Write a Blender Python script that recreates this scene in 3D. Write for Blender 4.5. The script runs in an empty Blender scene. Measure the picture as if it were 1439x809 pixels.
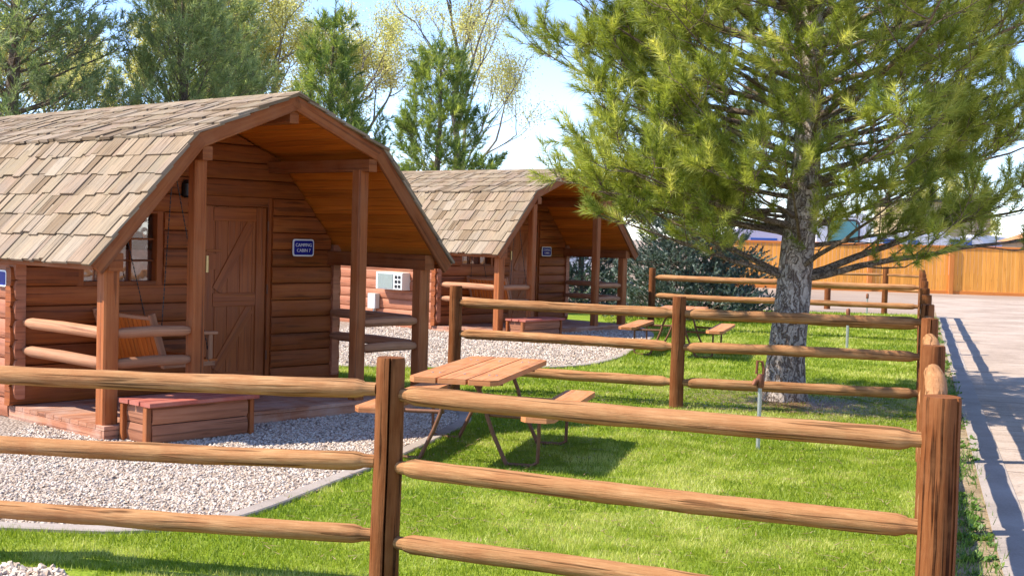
import bpy, math, random
import numpy as np
from mathutils import Vector, Matrix
random.seed(7); RNG = np.random.default_rng(7)
SC = bpy.context.scene
COL = SC.collection
PI = math.pi

# ------------------------------------------------------------------ helpers
def tag(o, label=None, cat=None, group=None, kind=None):
    if label: o['label'] = label
    if cat: o['category'] = cat
    if group: o['group'] = group
    if kind: o['kind'] = kind
    return o

def empty(name, loc=(0, 0, 0), rz=0.0, parent=None):
    o = bpy.data.objects.new(name, None); COL.objects.link(o)
    o.location = loc; o.rotation_euler = (0, 0, rz); o.empty_display_size = .2
    if parent: o.parent = parent
    return o

def copy_tree(o, parent=None):
    c = o.copy(); COL.objects.link(c)
    if parent is not None: c.parent = parent
    for ch in list(o.children): copy_tree(ch, c)
    return c

def V(*a): return Vector(a)

class MB:
    """collects pieces, builds ONE mesh object; keeps a uv along/around the grain and one random value per piece"""
    def __init__(s): s.v = []; s.f = []; s.uv = []; s.r = []
    def add(s, verts, faces, uvs, rnd):
        o = len(s.v); s.v += [tuple(x) for x in verts]
        for f, u in zip(faces, uvs):
            s.f.append([i + o for i in f]); s.uv += u; s.r.append(rnd)
    def prism(s, p0, p1, prof, up=(0, 0, 1), rnd=None, s1=1.0, stations=None):
        p0 = Vector(p0); p1 = Vector(p1); d = p1 - p0; L = d.length; d = d / L
        up = Vector(up); side = d.cross(up)
        if side.length < 1e-4: side = d.cross(Vector((0, 1, 0)))
        side.normalize(); u2 = side.cross(d)
        rnd = random.random() if rnd is None else rnd
        n = len(prof); st = stations or [(0, 1, 0, 0), (1, s1, 0, 0)]
        per = [0]
        for i in range(n):
            a = prof[i]; b = prof[(i + 1) % n]; per.append(per[-1] + math.hypot(a[0] - b[0], a[1] - b[1]))
        vs = []
        for t, k, da, db in st:
            for a, b in prof: vs.append(p0 + d * (L * t) + side * (a * k + da) + u2 * (b * k + db))
        fs = []; us = []
        for j in range(len(st) - 1):
            t0, t1 = st[j][0] * L, st[j + 1][0] * L
            for i in range(n):
                k = (i + 1) % n
                fs.append([j * n + i, j * n + k, (j + 1) * n + k, (j + 1) * n + i])
                us.append([(t0, per[i]), (t0, per[i + 1]), (t1, per[i + 1]), (t1, per[i])])
        e = (len(st) - 1) * n
        fs.append(list(range(n - 1, -1, -1))); us.append([(prof[i][0] * .25, prof[i][1]) for i in range(n - 1, -1, -1)])
        fs.append([e + i for i in range(n)]); us.append([(prof[i][0] * .25, prof[i][1]) for i in range(n)])
        s.add(vs, fs, us, rnd)
    def box(s, p0, p1, w, h, up=(0, 0, 1), c=.006, rnd=None, s1=1.0):
        c = min(c, w * .3, h * .3); a, b = w / 2, h / 2
        s.prism(p0, p1, [(-a + c, -b), (a - c, -b), (a, -b + c), (a, b - c), (a - c, b), (-a + c, b), (-a, b - c), (-a, -b + c)], up, rnd, s1)
    def block(s, lo, hi, c=.004, rnd=None):
        """axis-aligned, grain along its longest side"""
        d = [hi[i] - lo[i] for i in range(3)]; m = [(hi[i] + lo[i]) / 2 for i in range(3)]
        k = d.index(max(d)); p0 = list(m); p1 = list(m); p0[k] = lo[k]; p1[k] = hi[k]
        if k == 2: s.box(p0, p1, d[0], d[1], (0, 1, 0), c, rnd)
        elif k == 0: s.box(p0, p1, d[1], d[2], (0, 0, 1), c, rnd)
        else: s.box(p0, p1, d[0], d[2], (0, 0, 1), c, rnd)
    def tube(s, pts, rad, n=10, rnd=None, wob=0.0):
        pts = [Vector(p) for p in pts]; m = len(pts)
        if not hasattr(rad, '__len__'): rad = [rad] * m
        rnd = random.random() if rnd is None else rnd
        vs = []; acc = [0]; side = None
        for i in range(m):
            d = (pts[min(i + 1, m - 1)] - pts[max(i - 1, 0)]).normalized()
            if side is None:
                side = d.cross(Vector((0, 0, 1)))
                if side.length < .05: side = d.cross(Vector((0, 1, 0)))
            side = (side - d * side.dot(d)).normalized(); u2 = side.cross(d)
            if i: acc.append(acc[-1] + (pts[i] - pts[i - 1]).length)
            for k in range(n):
                a = 2 * PI * k / n; r = rad[i] * (1 + wob * (math.sin(3 * a + i * 1.3 + rnd * 9) + math.sin(2 * a - i * .7)) * .5)
                vs.append(pts[i] + side * (math.cos(a) * r) + u2 * (math.sin(a) * r))
        fs = []; us = []
        for i in range(m - 1):
            for k in range(n):
                k2 = (k + 1) % n; w = 2 * PI * max(rad) / n
                fs.append([i * n + k, i * n + k2, (i + 1) * n + k2, (i + 1) * n + k])
                us.append([(acc[i], k * w), (acc[i], (k + 1) * w), (acc[i + 1], (k + 1) * w), (acc[i + 1], k * w)])
        R = max(rad)
        cap = [(math.cos(2 * PI * k / n) * R * .25, math.sin(2 * PI * k / n) * R) for k in range(n)]
        fs.append(list(range(n - 1, -1, -1))); us.append(cap[::-1])
        fs.append([(m - 1) * n + k for k in range(n)]); us.append(cap)
        s.add(vs, fs, us, rnd)
    def build(s, name, mat, parent=None, smooth=40):
        return link_mesh(name, s.v, s.f, mat, parent, smooth, s.uv, s.r)

def link_mesh(name, v, f, mat, parent=None, smooth=40, uv=None, rnd=None):
    me = bpy.data.meshes.new(name); me.from_pydata(v, [], f)
    if uv is not None:
        l = me.uv_layers.new(name='UVMap'); l.data.foreach_set('uv', np.array(uv, dtype=np.float32).ravel())
    if rnd is not None:
        a = me.attributes.new('rnd', 'FLOAT', 'FACE'); a.data.foreach_set('value', np.array(rnd, dtype=np.float32))
    if smooth:
        me.polygons.foreach_set('use_smooth', np.ones(len(me.polygons), dtype=bool))
        me.set_sharp_from_angle(angle=math.radians(smooth))
    me.materials.append(mat); me.update()
    o = bpy.data.objects.new(name, me); COL.objects.link(o)
    if parent: o.parent = parent
    return o

def tri_mesh(name, co, nper, mat, parent=None, rnd=None, smooth=False):
    """co: (k, nper, 3) loose polygons with nper corners each"""
    k = co.shape[0]; me = bpy.data.meshes.new(name)
    me.vertices.add(k * nper); me.vertices.foreach_set('co', co.astype(np.float32).ravel())
    me.loops.add(k * nper); me.loops.foreach_set('vertex_index', np.arange(k * nper, dtype=np.int32))
    me.polygons.add(k); me.polygons.foreach_set('loop_start', np.arange(0, k * nper, nper, dtype=np.int32))
    me.polygons.foreach_set('loop_total', np.full(k, nper, dtype=np.int32))
    if smooth: me.polygons.foreach_set('use_smooth', np.ones(k, dtype=bool))
    if rnd is not None:
        a = me.attributes.new('rnd', 'FLOAT', 'FACE'); a.data.foreach_set('value', rnd.astype(np.float32))
    me.update(calc_edges=True); me.materials.append(mat)
    o = bpy.data.objects.new(name, me); COL.objects.link(o)
    if parent: o.parent = parent
    return o

# ------------------------------------------------------------------ materials
class N:
    def __init__(s, name):
        s.m = bpy.data.materials.new(name); s.m.use_nodes = True; s.t = s.m.node_tree; s.t.nodes.clear()
    def n(s, t, **kw):
        x = s.t.nodes.new(t)
        for k, v in kw.items(): setattr(x, k, v)
        return x
    def l(s, a, b): s.t.links.new(a, b)
    def ramp(s, fac, stops, interp='LINEAR'):
        r = s.n('ShaderNodeValToRGB'); r.color_ramp.interpolation = interp; e = r.color_ramp.elements
        while len(e) < len(stops): e.new(.5)
        for i, (p, c) in enumerate(stops):
            e[i].position = p; e[i].color = (*c, 1) if len(c) == 3 else c
        s.l(fac, r.inputs[0]); return r.outputs[0]
    def mix(s, fac, a, b, mode='MIX'):
        m = s.n('ShaderNodeMix', data_type='RGBA', blend_type=mode)
        for sock, val in ((m.inputs[0], fac), (m.inputs[6], a), (m.inputs[7], b)):
            if hasattr(val, 'links') or isinstance(val, bpy.types.NodeSocket): s.l(val, sock)
            else: sock.default_value = val if isinstance(val, (int, float)) else (*val, 1) if len(val) == 3 else val
        return m.outputs[2]
    def math(s, op, a, b=0.0, c=None):
        m = s.n('ShaderNodeMath', operation=op)
        for i, val in enumerate((a, b) if c is None else (a, b, c)):
            if isinstance(val, bpy.types.NodeSocket): s.l(val, m.inputs[i])
            else: m.inputs[i].default_value = val
        return m.outputs[0]
    def noise(s, vec, scale, detail=4, rough=.55, dist=0.0):
        x = s.n('ShaderNodeTexNoise'); x.inputs['Scale'].default_value = scale; x.inputs['Detail'].default_value = detail
        x.inputs['Roughness'].default_value = rough; x.inputs['Distortion'].default_value = dist
        if vec is not None: s.l(vec, x.inputs['Vector'])
        return x.outputs['Fac']
    def attr(s, name='rnd'): return s.n('ShaderNodeAttribute', attribute_name=name).outputs['Fac']
    def scaled(s, vec, sc):
        m = s.n('ShaderNodeMapping'); m.inputs['Scale'].default_value = sc; s.l(vec, m.inputs[0]); return m.outputs[0]
    def out(s, col, rough=.7, bump=None, bstr=.3, bdist=.01, spec=.3, metal=0.0, **kw):
        p = s.n('ShaderNodeBsdfPrincipled'); o = s.n('ShaderNodeOutputMaterial')
        for sock, val in (('Base Color', col), ('Roughness', rough), ('Metallic', metal)):
            if isinstance(val, bpy.types.NodeSocket): s.l(val, p.inputs[sock])
            else: p.inputs[sock].default_value = val if isinstance(val, (int, float)) else (*val, 1)
        p.inputs['Specular IOR Level'].default_value = spec
        for k, v in kw.items(): p.inputs[k].default_value = v
        if bump is not None:
            b = s.n('ShaderNodeBump'); b.inputs['Strength'].default_value = bstr; b.inputs['Distance'].default_value = bdist
            s.l(bump, b.inputs['Height']); s.l(b.outputs[0], p.inputs['Normal'])
        s.l(p.outputs[0], o.inputs[0]); return s.m

def wood(name, lo, mid, hi, rough=.65, spec=.25, vary=.35, crack=.5, bstr=.35, weather=None, wamt=.5, wscale=2.5, gs=(1.6, 34), ks=(.7, 26), kn=.45):
    """grain along u; a random tone per piece; optional weathered colour in patches"""
    s = N(name); uv = s.n('ShaderNodeUVMap').outputs[0]; r = s.attr()
    cx = s.n('ShaderNodeCombineXYZ'); s.l(s.math('MULTIPLY', r, 37.0), cx.inputs[0]); s.l(s.math('MULTIPLY', r, 11.0), cx.inputs[1]); s.l(s.math('MULTIPLY', r, 23.0), cx.inputs[2])
    add = s.n('ShaderNodeVectorMath', operation='ADD'); s.l(uv, add.inputs[0]); s.l(cx.outputs[0], add.inputs[1]); v = add.outputs[0]
    g = s.noise(s.scaled(v, (*gs, 1)), 1.0, 6, .62, .35)
    g2 = s.noise(s.scaled(v, (.9, 7, 1)), 1.0, 3, .5, .2)
    gg = s.math('ADD', s.math('MULTIPLY', g, .65), s.math('MULTIPLY', g2, .35))
    c = s.ramp(gg, [(.3, lo), (.5, mid), (.7, hi)])
    k = s.noise(s.scaled(v, (*ks, 1)), 1.0, 2, .5, .6)
    cr = s.ramp(k, [(.36, (1, 1, 1)), (.42, (0, 0, 0))])
    c = s.mix(s.math('MULTIPLY', cr, crack), c, tuple(x * .28 for x in lo))
    # knots
    vo = s.n('ShaderNodeTexVoronoi'); vo.inputs['Scale'].default_value = 1; s.l(s.scaled(v, (1.7, 9, 1)), vo.inputs['Vector'])
    knt = s.ramp(vo.outputs['Distance'], [(.05, (1, 1, 1)), (.14, (0, 0, 0))])
    c = s.mix(s.math('MULTIPLY', knt, kn), c, tuple(x * .5 for x in lo))
    if weather:
        w = s.noise(s.n('ShaderNodeTexCoord').outputs['Object'], wscale, 5, .65)
        c = s.mix(s.math('MULTIPLY', s.ramp(w, [(.4, (0, 0, 0)), (.68, (1, 1, 1))]), wamt), c, weather)
    h = s.n('ShaderNodeHueSaturation'); s.l(s.math('MULTIPLY_ADD', r, vary, 1 - vary / 2), h.inputs['Value']); s.l(c, h.inputs['Color'])
    bm = s.math('SUBTRACT', g, s.math('MULTIPLY', cr, .8))
    return s.out(h.outputs[0], rough, bm, bstr, .006, spec)

def flat(name, col, rough=.5, var=.15, scale=8, spec=.4, metal=0.0, bstr=.05):
    s = N(name); ob = s.n('ShaderNodeTexCoord').outputs['Object']; n = s.noise(ob, scale, 5, .6)
    c = s.mix(n, tuple(x * (1 - var) for x in col), tuple(min(1, x * (1 + var)) for x in col))
    return s.out(c, rough, n, bstr, .004, spec, metal)

M = {}
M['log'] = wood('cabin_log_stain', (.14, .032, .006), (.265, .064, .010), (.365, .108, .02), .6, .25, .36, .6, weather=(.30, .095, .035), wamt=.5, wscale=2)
M['log_pale'] = wood('pale_log', (.24, .075, .035), (.37, .13, .062), (.47, .19, .10), .6, .3, .22, .4, weather=(.45, .2, .115), wamt=.4, wscale=3)  # paler log colour for the side walls
M['post'] = wood('porch_timber_stain', (.20, .048, .013), (.31, .088, .023), (.40, .135, .04), .65, .2, .22, .55, weather=(.33, .15, .07), wamt=.35)
M['fascia'] = wood('fascia_stain', (.155, .038, .010), (.25, .07, .018), (.33, .11, .032), .65, .2, .25, .5, weather=(.30, .13, .06), wamt=.4, wscale=4)
M['soffit'] = wood('soffit_boards', (.46, .105, .010), (.60, .165, .016), (.70, .22, .028), .5, .35, .3, .35)
M['door'] = wood('door_stain', (.20, .044, .007), (.32, .078, .012), (.40, .115, .02), .45, .4, .2, .3)
M['rail'] = wood('peeled_rail', (.25, .112, .045), (.36, .182, .078), (.47, .27, .13), .85, .06, .3, .8, .9, weather=(.29, .12, .048), wamt=.65, wscale=5.5, gs=(6, 85), ks=(1.3, 46), kn=.9)
M['fpost'] = wood('fence_post', (.10, .030, .009), (.175, .057, .018), (.25, .098, .035), .8, .08, .3, .9, .9, weather=(.25, .105, .042), wamt=.5, wscale=6, gs=(5, 75), ks=(1.1, 44), kn=.7)
M['prail'] = wood('porch_rail', (.25, .10, .05), (.38, .17, .085), (.48, .25, .13), .65, .2, .3, .5, weather=(.44, .25, .15), wamt=.35)
M['table'] = wood('picnic_plank', (.38, .13, .045), (.49, .185, .07), (.57, .25, .105), .7, .15, .22, .5, weather=(.52, .27, .14), wamt=.5, wscale=6)
M['deck'] = wood('porch_deck', (.24, .085, .045), (.38, .16, .085), (.50, .27, .16), .7, .2, .3, .5, weather=(.50, .36, .29), wamt=.6, wscale=3)
M['lid'] = wood('red_lid_paint', (.30, .062, .04), (.37, .09, .06), (.44, .14, .10), .6, .25, .2, .3, weather=(.42, .22, .16), wamt=.45, wscale=4)
M['boxlog'] = wood('box_log', (.20, .075, .04), (.33, .135, .07), (.42, .20, .115), .65, .25, .3, .5)
M['swing'] = wood('swing_slat', (.34, .075, .008), (.45, .11, .012), (.52, .15, .02), .5, .3, .25, .2)
M['orange'] = wood('cedar_fence_board', (.60, .235, .038), (.73, .315, .055), (.80, .385, .08), .65, .25, .3, .2)
M['orange_dark'] = wood('cedar_fence_frame', (.46, .14, .03), (.56, .19, .04), (.62, .23, .055), .65, .25, .15, .15)
M['steel'] = flat('galvanised_pipe', (.42, .43, .40), .45, .2, 30, .5, .6)
M['rust'] = flat('rusty_pipe', (.17, .075, .04), .6, .35, 25, .3, .2)
M['iron'] = flat('brown_iron', (.20, .07, .03), .6, .4, 40, .4, .3)
M['dark_metal'] = flat('dark_metal', (.02, .018, .018), .45, .3, 30, .5, .4)
M['white_plastic'] = flat('white_plastic', (.72, .72, .66), .45, .06, 6)
M['grille'] = flat('grey_grille', (.33, .38, .33), .6, .1, 60)
M['grey_box'] = flat('grey_enamel', (.52, .51, .48), .45, .1, 10)
M['blue'] = flat('blue_enamel', (.006, .012, .22), .45, .12, 20, .25)
M['white'] = flat('white_paint', (.80, .80, .80), .45, .04, 20)
M['brass'] = flat('brass', (.62, .45, .20), .35, .2, 40, .5, .7)
M['rv_white'] = flat('rv_white', (.72, .72, .74), .35, .05, 3, .5)
M['rv_lavender'] = flat('rv_lavender', (.55, .50, .60), .4, .08, 3)
M['rv_tan'] = flat('tan_stucco', (.50, .38, .22), .8, .12, 5)
M['brick'] = flat('pale_brick', (.46, .30, .20), .8, .2, 12)
M['teal'] = flat('teal_glass', (.03, .22, .24), .12, .3, 3, .6)
M['blue_glass'] = flat('blue_awning', (.02, .09, .36), .3, .25, 5, .5)
M['shed_orange'] = flat('shed_orange', (.50, .22, .07), .7, .15, 8)
M['dark_paint'] = flat('dark_paint', (.035, .028, .035), .3, .3, 4, .5)
M['painted_reflection'] = flat('red_reflection_paint', (.55, .19, .13), .8, .5, 9)  # red of the window's reflection, put into the colour of a sheet

def glass_mat():
    s = N('window_glass'); g = s.n('ShaderNodeBsdfGlossy'); g.inputs['Roughness'].default_value = .03; g.inputs['Color'].default_value = (1, 1, 1, 1)
    t = s.n('ShaderNodeBsdfTransparent'); t.inputs[0].default_value = (.75, .8, .78, 1)
    fr = s.n('ShaderNodeFresnel'); fr.inputs[0].default_value = 1.9
    nz = s.noise(s.n('ShaderNodeTexCoord').outputs['Object'], 4, 2); b = s.n('ShaderNodeBump'); b.inputs['Strength'].default_value = .12; b.inputs['Distance'].default_value = .02
    s.l(nz, b.inputs['Height']); s.l(b.outputs[0], g.inputs['Normal'])
    m = s.n('ShaderNodeMixShader'); s.l(s.math('ADD', fr.outputs[0], .10), m.inputs[0]); s.l(t.outputs[0], m.inputs[1]); s.l(g.outputs[0], m.inputs[2])
    o = s.n('ShaderNodeOutputMaterial'); s.l(m.outputs[0], o.inputs[0]); return s.m
M['glass'] = glass_mat()

def shingle_mat():
    s = N('cedar_shake'); uv = s.n('ShaderNodeUVMap').outputs[0]; r = s.attr()
    c = s.ramp(r, [(0, (.19, .13, .075)), (.18, (.285, .205, .13)), (.4, (.345, .26, .175)), (.58, (.285, .22, .14)), (.75, (.36, .28, .195)), (.9, (.30, .21, .145)), (1, (.385, .31, .225))])
    cx = s.n('ShaderNodeCombineXYZ'); s.l(s.math('MULTIPLY', r, 57.0), cx.inputs[0]); s.l(s.math('MULTIPLY', r, 31.0), cx.inputs[1])
    add = s.n('ShaderNodeVectorMath', operation='ADD'); s.l(uv, add.inputs[0]); s.l(cx.outputs[0], add.inputs[1]); v = add.outputs[0]
    g = s.noise(s.scaled(v, (2, 48, 1)), 1, 6, .7, .35)
    c = s.mix(1.0, c, s.ramp(g, [(.34, (.22, .19, .16)), (.45, (.75, .74, .73)), (.7, (1.05, 1.02, .97))]), 'MULTIPLY')
    w = s.noise(s.n('ShaderNodeTexCoord').outputs['Object'], 2.2, 5, .7)
    c = s.mix(s.math('MULTIPLY', s.ramp(w, [(.45, (0, 0, 0)), (.7, (1, 1, 1))]), .5), c, (.17, .15, .125))
    return s.out(c, .85, g, .6, .006, .15)
M['shingle'] = shingle_mat()

def needle_mat(name, a, b, c, trans=.35):
    s = N(name); r = s.attr(); col = s.ramp(r, [(0, a), (.5, b), (1, c)])
    d = s.n('ShaderNodeBsdfPrincipled'); d.inputs['Roughness'].default_value = .5; d.inputs['Specular IOR Level'].default_value = .35
    t = s.n('ShaderNodeBsdfTranslucent'); m = s.n('ShaderNodeMixShader'); m.inputs[0].default_value = trans
    s.l(col, d.inputs['Base Color']); s.l(s.mix(1.0, col, (1.25, 1.3, .7), 'MULTIPLY'), t.inputs[0])
    o = s.n('ShaderNodeOutputMaterial'); s.l(d.outputs[0], m.inputs[1]); s.l(t.outputs[0], m.inputs[2]); s.l(m.outputs[0], o.inputs[0]); return s.m
M['needle_big'] = needle_mat('long_pine_needles', (.12, .165, .025), (.34, .375, .07), (.70, .66, .20), .48)
M['needle_mid'] = needle_mat('grey_green_needles', (.12, .165, .065), (.31, .36, .14), (.56, .60, .30), .45)
M['needle_dark'] = needle_mat('dark_needles', (.075, .125, .06), (.21, .265, .12), (.52, .54, .27), .42)
M['needle_fresh'] = needle_mat('fresh_needles', (.08, .14, .04), (.23, .29, .07), (.50, .52, .14), .45)
M['spruce'] = needle_mat('blue_spruce_needles', (.05, .08, .065), (.12, .165, .135), (.36, .41, .35), .15)
M['leaf_spring'] = needle_mat('spring_leaves', (.42, .40, .13), (.60, .56, .25), (.74, .68, .42), .5)
M['grass'] = needle_mat('grass_blades', (.12, .19, .010), (.27, .33, .025), (.54, .53, .16), .38)
M['litter'] = needle_mat('dry_needles', (.16, .085, .04), (.28, .17, .085), (.40, .28, .16), .1)
M['weed'] = needle_mat('weed_leaves', (.06, .13, .02), (.11, .20, .03), (.22, .28, .06), .35)

def bark_mat(name, plate, plate2, furrow, sx=11, sz=3.2, bstr=1.0):
    s = N(name); ob = s.n('ShaderNodeTexCoord').outputs['Object']
    wn = s.n('ShaderNodeTexNoise'); wn.inputs['Scale'].default_value = 7; wn.inputs['Detail'].default_value = 4; s.l(ob, wn.inputs['Vector'])
    va = s.n('ShaderNodeVectorMath', operation='MULTIPLY_ADD'); s.l(wn.outputs['Color'], va.inputs[0]); va.inputs[1].default_value = (.22, .22, .45); s.l(ob, va.inputs[2])
    f = s.noise(s.scaled(ob, (34, 34, 16)), 1, 5, .65)
    n1 = s.noise(s.scaled(va.outputs[0], (sx, sx, sz)), 1, 2.5, .5, .4); n2 = s.noise(s.scaled(va.outputs[0], (sx * 1.1, sx * 1.1, sz * 2.6)), 1, 2, .5, .3)
    r1 = s.math('ABSOLUTE', s.math('SUBTRACT', n1, .5)); r2 = s.math('MULTIPLY_ADD', s.math('ABSOLUTE', s.math('SUBTRACT', n2, .46)), 1.6, .02)
    e = s.ramp(s.math('ADD', s.math('MINIMUM', r1, r2), s.math('MULTIPLY', s.math('SUBTRACT', f, .5), .06)), [(.0, (0, 0, 0)), (.06, (1, 1, 1))])
    c = s.mix(e, furrow, s.mix(s.ramp(f, [(.3, (0, 0, 0)), (.7, (1, 1, 1))]), plate, plate2))
    h = s.math('ADD', e, s.math('MULTIPLY', f, .6))
    return s.out(c, .9, h, bstr, .03, .1)
M['bark'] = bark_mat('pine_bark', (.36, .28, .225), (.57, .49, .42), (.15, .10, .075), 15, 3.0, .9)
M['bark_limb'] = bark_mat('limb_bark', (.20, .145, .10), (.30, .235, .18), (.07, .045, .03), 26, 9, .6)
M['bark_grey'] = bark_mat('grey_bark', (.20, .17, .13), (.30, .26, .21), (.10, .08, .06), 9, 2, .6)

def ground_mats():
    s = N('dry_earth'); p = s.n('ShaderNodeNewGeometry').outputs['Position']
    a = s.noise(p, .35, 6, .6); b = s.noise(p, 22, 5, .7)
    c = s.ramp(s.math('ADD', s.math('MULTIPLY', a, .5), s.math('MULTIPLY', b, .5)), [(.3, (.23, .16, .12)), (.5, (.31, .235, .18)), (.7, (.39, .31, .25))])
    M['earth'] = s.out(c, .95, b, .5, .02, .1)
    # turf under the blades
    s = N('turf'); p = s.n('ShaderNodeNewGeometry').outputs['Position']
    a = s.noise(p, .9, 4, .6); b = s.noise(p, 30, 4, .7)
    c = s.ramp(s.math('ADD', s.math('MULTIPLY', a, .45), s.math('MULTIPLY', b, .55)), [(.32, (.08, .14, .01)), (.48, (.18, .25, .02)), (.62, (.29, .33, .045)), (.75, (.42, .40, .14))])
    # needle litter round the pine foot
    vm = s.n('ShaderNodeVectorMath', operation='DISTANCE'); s.l(p, vm.inputs[0]); vm.inputs[1].default_value = (3.3, 14.5, 0)
    dd = s.math('ADD', vm.outputs['Value'], s.math('MULTIPLY', s.noise(p, 3.5, 4, .6), .9))
    c = s.mix(s.ramp(dd, [(.75, (1, 1, 1)), (1.25, (0, 0, 0))]), c, (.30, .19, .10))
    M['turf'] = s.out(c, .95, b, .6, .03, .1)
    # gravel
    s = N('pale_gravel'); p = s.n('ShaderNodeNewGeometry').outputs['Position']
    vo = s.n('ShaderNodeTexVoronoi'); vo.inputs['Scale'].default_value = 34; s.l(p, vo.inputs['Vector'])
    c = s.ramp(vo.outputs['Color'], [(0, (.19, .14, .105)), (.35, (.30, .235, .18)), (.7, (.37, .30, .24)), (1, (.44, .37, .32))])
    a = s.noise(p, 1.2, 4)
    c = s.mix(s.math('MULTIPLY', a, .3), c, (.42, .33, .27))
    c = s.mix(s.ramp(vo.outputs['Distance'], [(.45, (0, 0, 0)), (.75, (.75, .75, .75))]), c, (.14, .11, .09))
    M['gravel'] = s.out(c, .9, s.math('SUBTRACT', 1.0, vo.outputs['Distance']), 1.0, .02, .2)
    s = N('pebble'); r = s.attr()
    M['pebble'] = s.out(s.ramp(r, [(0, (.27, .19, .135)), (.2, (.44, .335, .25)), (.5, (.54, .44, .35)), (.8, (.63, .55, .46)), (1, (.38, .30, .25))]), .85, None, spec=.2)
    s = N('kerb_concrete'); p = s.n('ShaderNodeNewGeometry').outputs['Position']; a = s.noise(p, 1.5, 5, .65); b = s.noise(p, 60, 4, .7)
    M['concrete'] = s.out(s.ramp(s.math('ADD', s.math('MULTIPLY', a, .6), s.math('MULTIPLY', b, .4)), [(.3, (.22, .18, .15)), (.5, (.33, .275, .235)), (.7, (.42, .36, .315))]), .9, b, .4, .006, .15)
    # road: pale worn concrete slabs; uv = (across, along) in metres
    s = N('road_concrete'); p = s.n('ShaderNodeNewGeometry').outputs['Position']; uv = s.n('ShaderNodeUVMap').outputs[0]
    a = s.noise(p, .8, 6, .65); b = s.noise(p, 45, 4, .75); st = s.noise(s.scaled(uv, (.5, 3.5, 1)), 1, 5, .7, .6)
    c = s.ramp(s.math('ADD', s.math('ADD', s.math('MULTIPLY', a, .4), s.math('MULTIPLY', b, .3)), s.math('MULTIPLY', st, .3)), [(.36, (.22, .16, .115)), (.5, (.40, .31, .24)), (.64, (.49, .395, .32))])
    sp = s.n('ShaderNodeSeparateXYZ'); s.l(uv, sp.inputs[0])
    wob = s.math('ADD', sp.outputs[1], s.math('MULTIPLY', s.noise(uv, 3, 4), .12))
    j = s.math('ABSOLUTE', s.math('SUBTRACT', s.math('FRACT', s.math('DIVIDE', wob, 1.25)), .5))
    jm = s.ramp(j, [(.006, (1, 1, 1)), (.014, (0, 0, 0))])
    c = s.mix(s.math('MULTIPLY', jm, .75), c, (.12, .085, .065))
    cr = s.noise(s.scaled(uv, (.8, 1.6, 1)), 1, 6, .7, 1.5)
    crm = s.ramp(s.math('ABSOLUTE', s.math('SUBTRACT', cr, .5)), [(.004, (1, 1, 1)), (.012, (0, 0, 0))])
    c = s.mix(s.math('MULTIPLY', crm, .45), c, (.17, .13, .10))
    M['road'] = s.out(c, .9, s.math('SUBTRACT', b, s.math('MULTIPLY', jm, 1.5)), .5, .01, .15)
    s = N('verge_soil'); p = s.n('ShaderNodeNewGeometry').outputs['Position']; a = s.noise(p, 3, 5, .7); b = s.noise(p, 50, 4, .7)
    M['verge'] = s.out(s.ramp(s.math('ADD', s.math('MULTIPLY', a, .5), s.math('MULTIPLY', b, .5)), [(.35, (.16, .11, .06)), (.5, (.30, .22, .13)), (.65, (.44, .35, .24))]), .95, b, .7, .02, .1)
ground_mats()

# ------------------------------------------------------------------ world, sun, camera
EL = math.radians(46.8); SUN = Vector((-.92, -.10, 1.0)).normalized()
w = bpy.data.worlds.new("World"); SC.world = w; w.use_nodes = True
nt = w.node_tree; bg = nt.nodes['Background']; sky = nt.nodes.new('ShaderNodeTexSky'); sky.sky_type = 'NISHITA'; sky.sun_disc = False
sky.sun_elevation = EL; sky.sun_rotation = math.atan2(SUN.x, SUN.y); sky.altitude = 1500; sky.air_density = .9; sky.dust_density = .15; sky.ozone_density = 5.0
mx = nt.nodes.new('ShaderNodeMix'); mx.data_type = 'RGBA'; mx.blend_type = 'MULTIPLY'; mx.inputs[0].default_value = 1; mx.inputs[7].default_value = (1.06, .965, 1.0, 1)
nt.links.new(sky.outputs[0], mx.inputs[6]); nt.links.new(mx.outputs[2], bg.inputs[0]); bg.inputs[1].default_value = .15
ld = bpy.data.lights.new('sun', 'SUN'); ld.energy = 3.9; ld.angle = math.radians(.53); ld.color = (1.0, .93, .82)
lo = bpy.data.objects.new('sun', ld); COL.objects.link(lo); lo.rotation_euler = SUN.to_track_quat('Z', 'Y').to_euler(); lo.location = (-10, 0, 12)
cd = bpy.data.cameras.new('camera'); cam = bpy.data.objects.new('camera', cd); COL.objects.link(cam); SC.camera = cam
F, PITCH, ROLL, HCAM = 1834.14, .0419, .0274, 1.8148
fw = Vector((0, math.cos(PITCH), -math.sin(PITCH))); rt0 = Vector((1, 0, 0)); up0 = rt0.cross(fw)
rt = rt0 * math.cos(ROLL) + up0 * math.sin(ROLL); up = up0 * math.cos(ROLL) - rt0 * math.sin(ROLL)
cam.matrix_world = Matrix(((rt.x, up.x, -fw.x, 0), (rt.y, up.y, -fw.y, 0), (rt.z, up.z, -fw.z, HCAM), (0, 0, 0, 1)))
cd.sensor_fit = 'HORIZONTAL'; cd.sensor_width = 36; cd.lens = 36 * F / 1439; cd.clip_end = 2000; cd.clip_start = .05
SC.view_settings.view_transform = 'Standard'; SC.view_settings.look = 'None'; SC.view_settings.gamma = 1; SC.view_settings.exposure = 1.36
SC.view_settings.use_curve_mapping = False

# ------------------------------------------------------------------ ground
FD = Vector((.296, .9552, 0)).normalized(); FN = Vector((FD.y, -FD.x, 0)); P1 = Vector((1.763, 5.292, 0))
def side(along, perp, z=0): return P1 + FD * along + FN * perp + Vector((0, 0, z))

def sheet(name, pts, z, mat, label_kind='structure', uv=None):
    o = link_mesh(name, [(p[0], p[1], z) for p in pts], [list(range(len(pts)))], mat, None, 0, uv)
    return tag(o, kind=label_kind)

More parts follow.
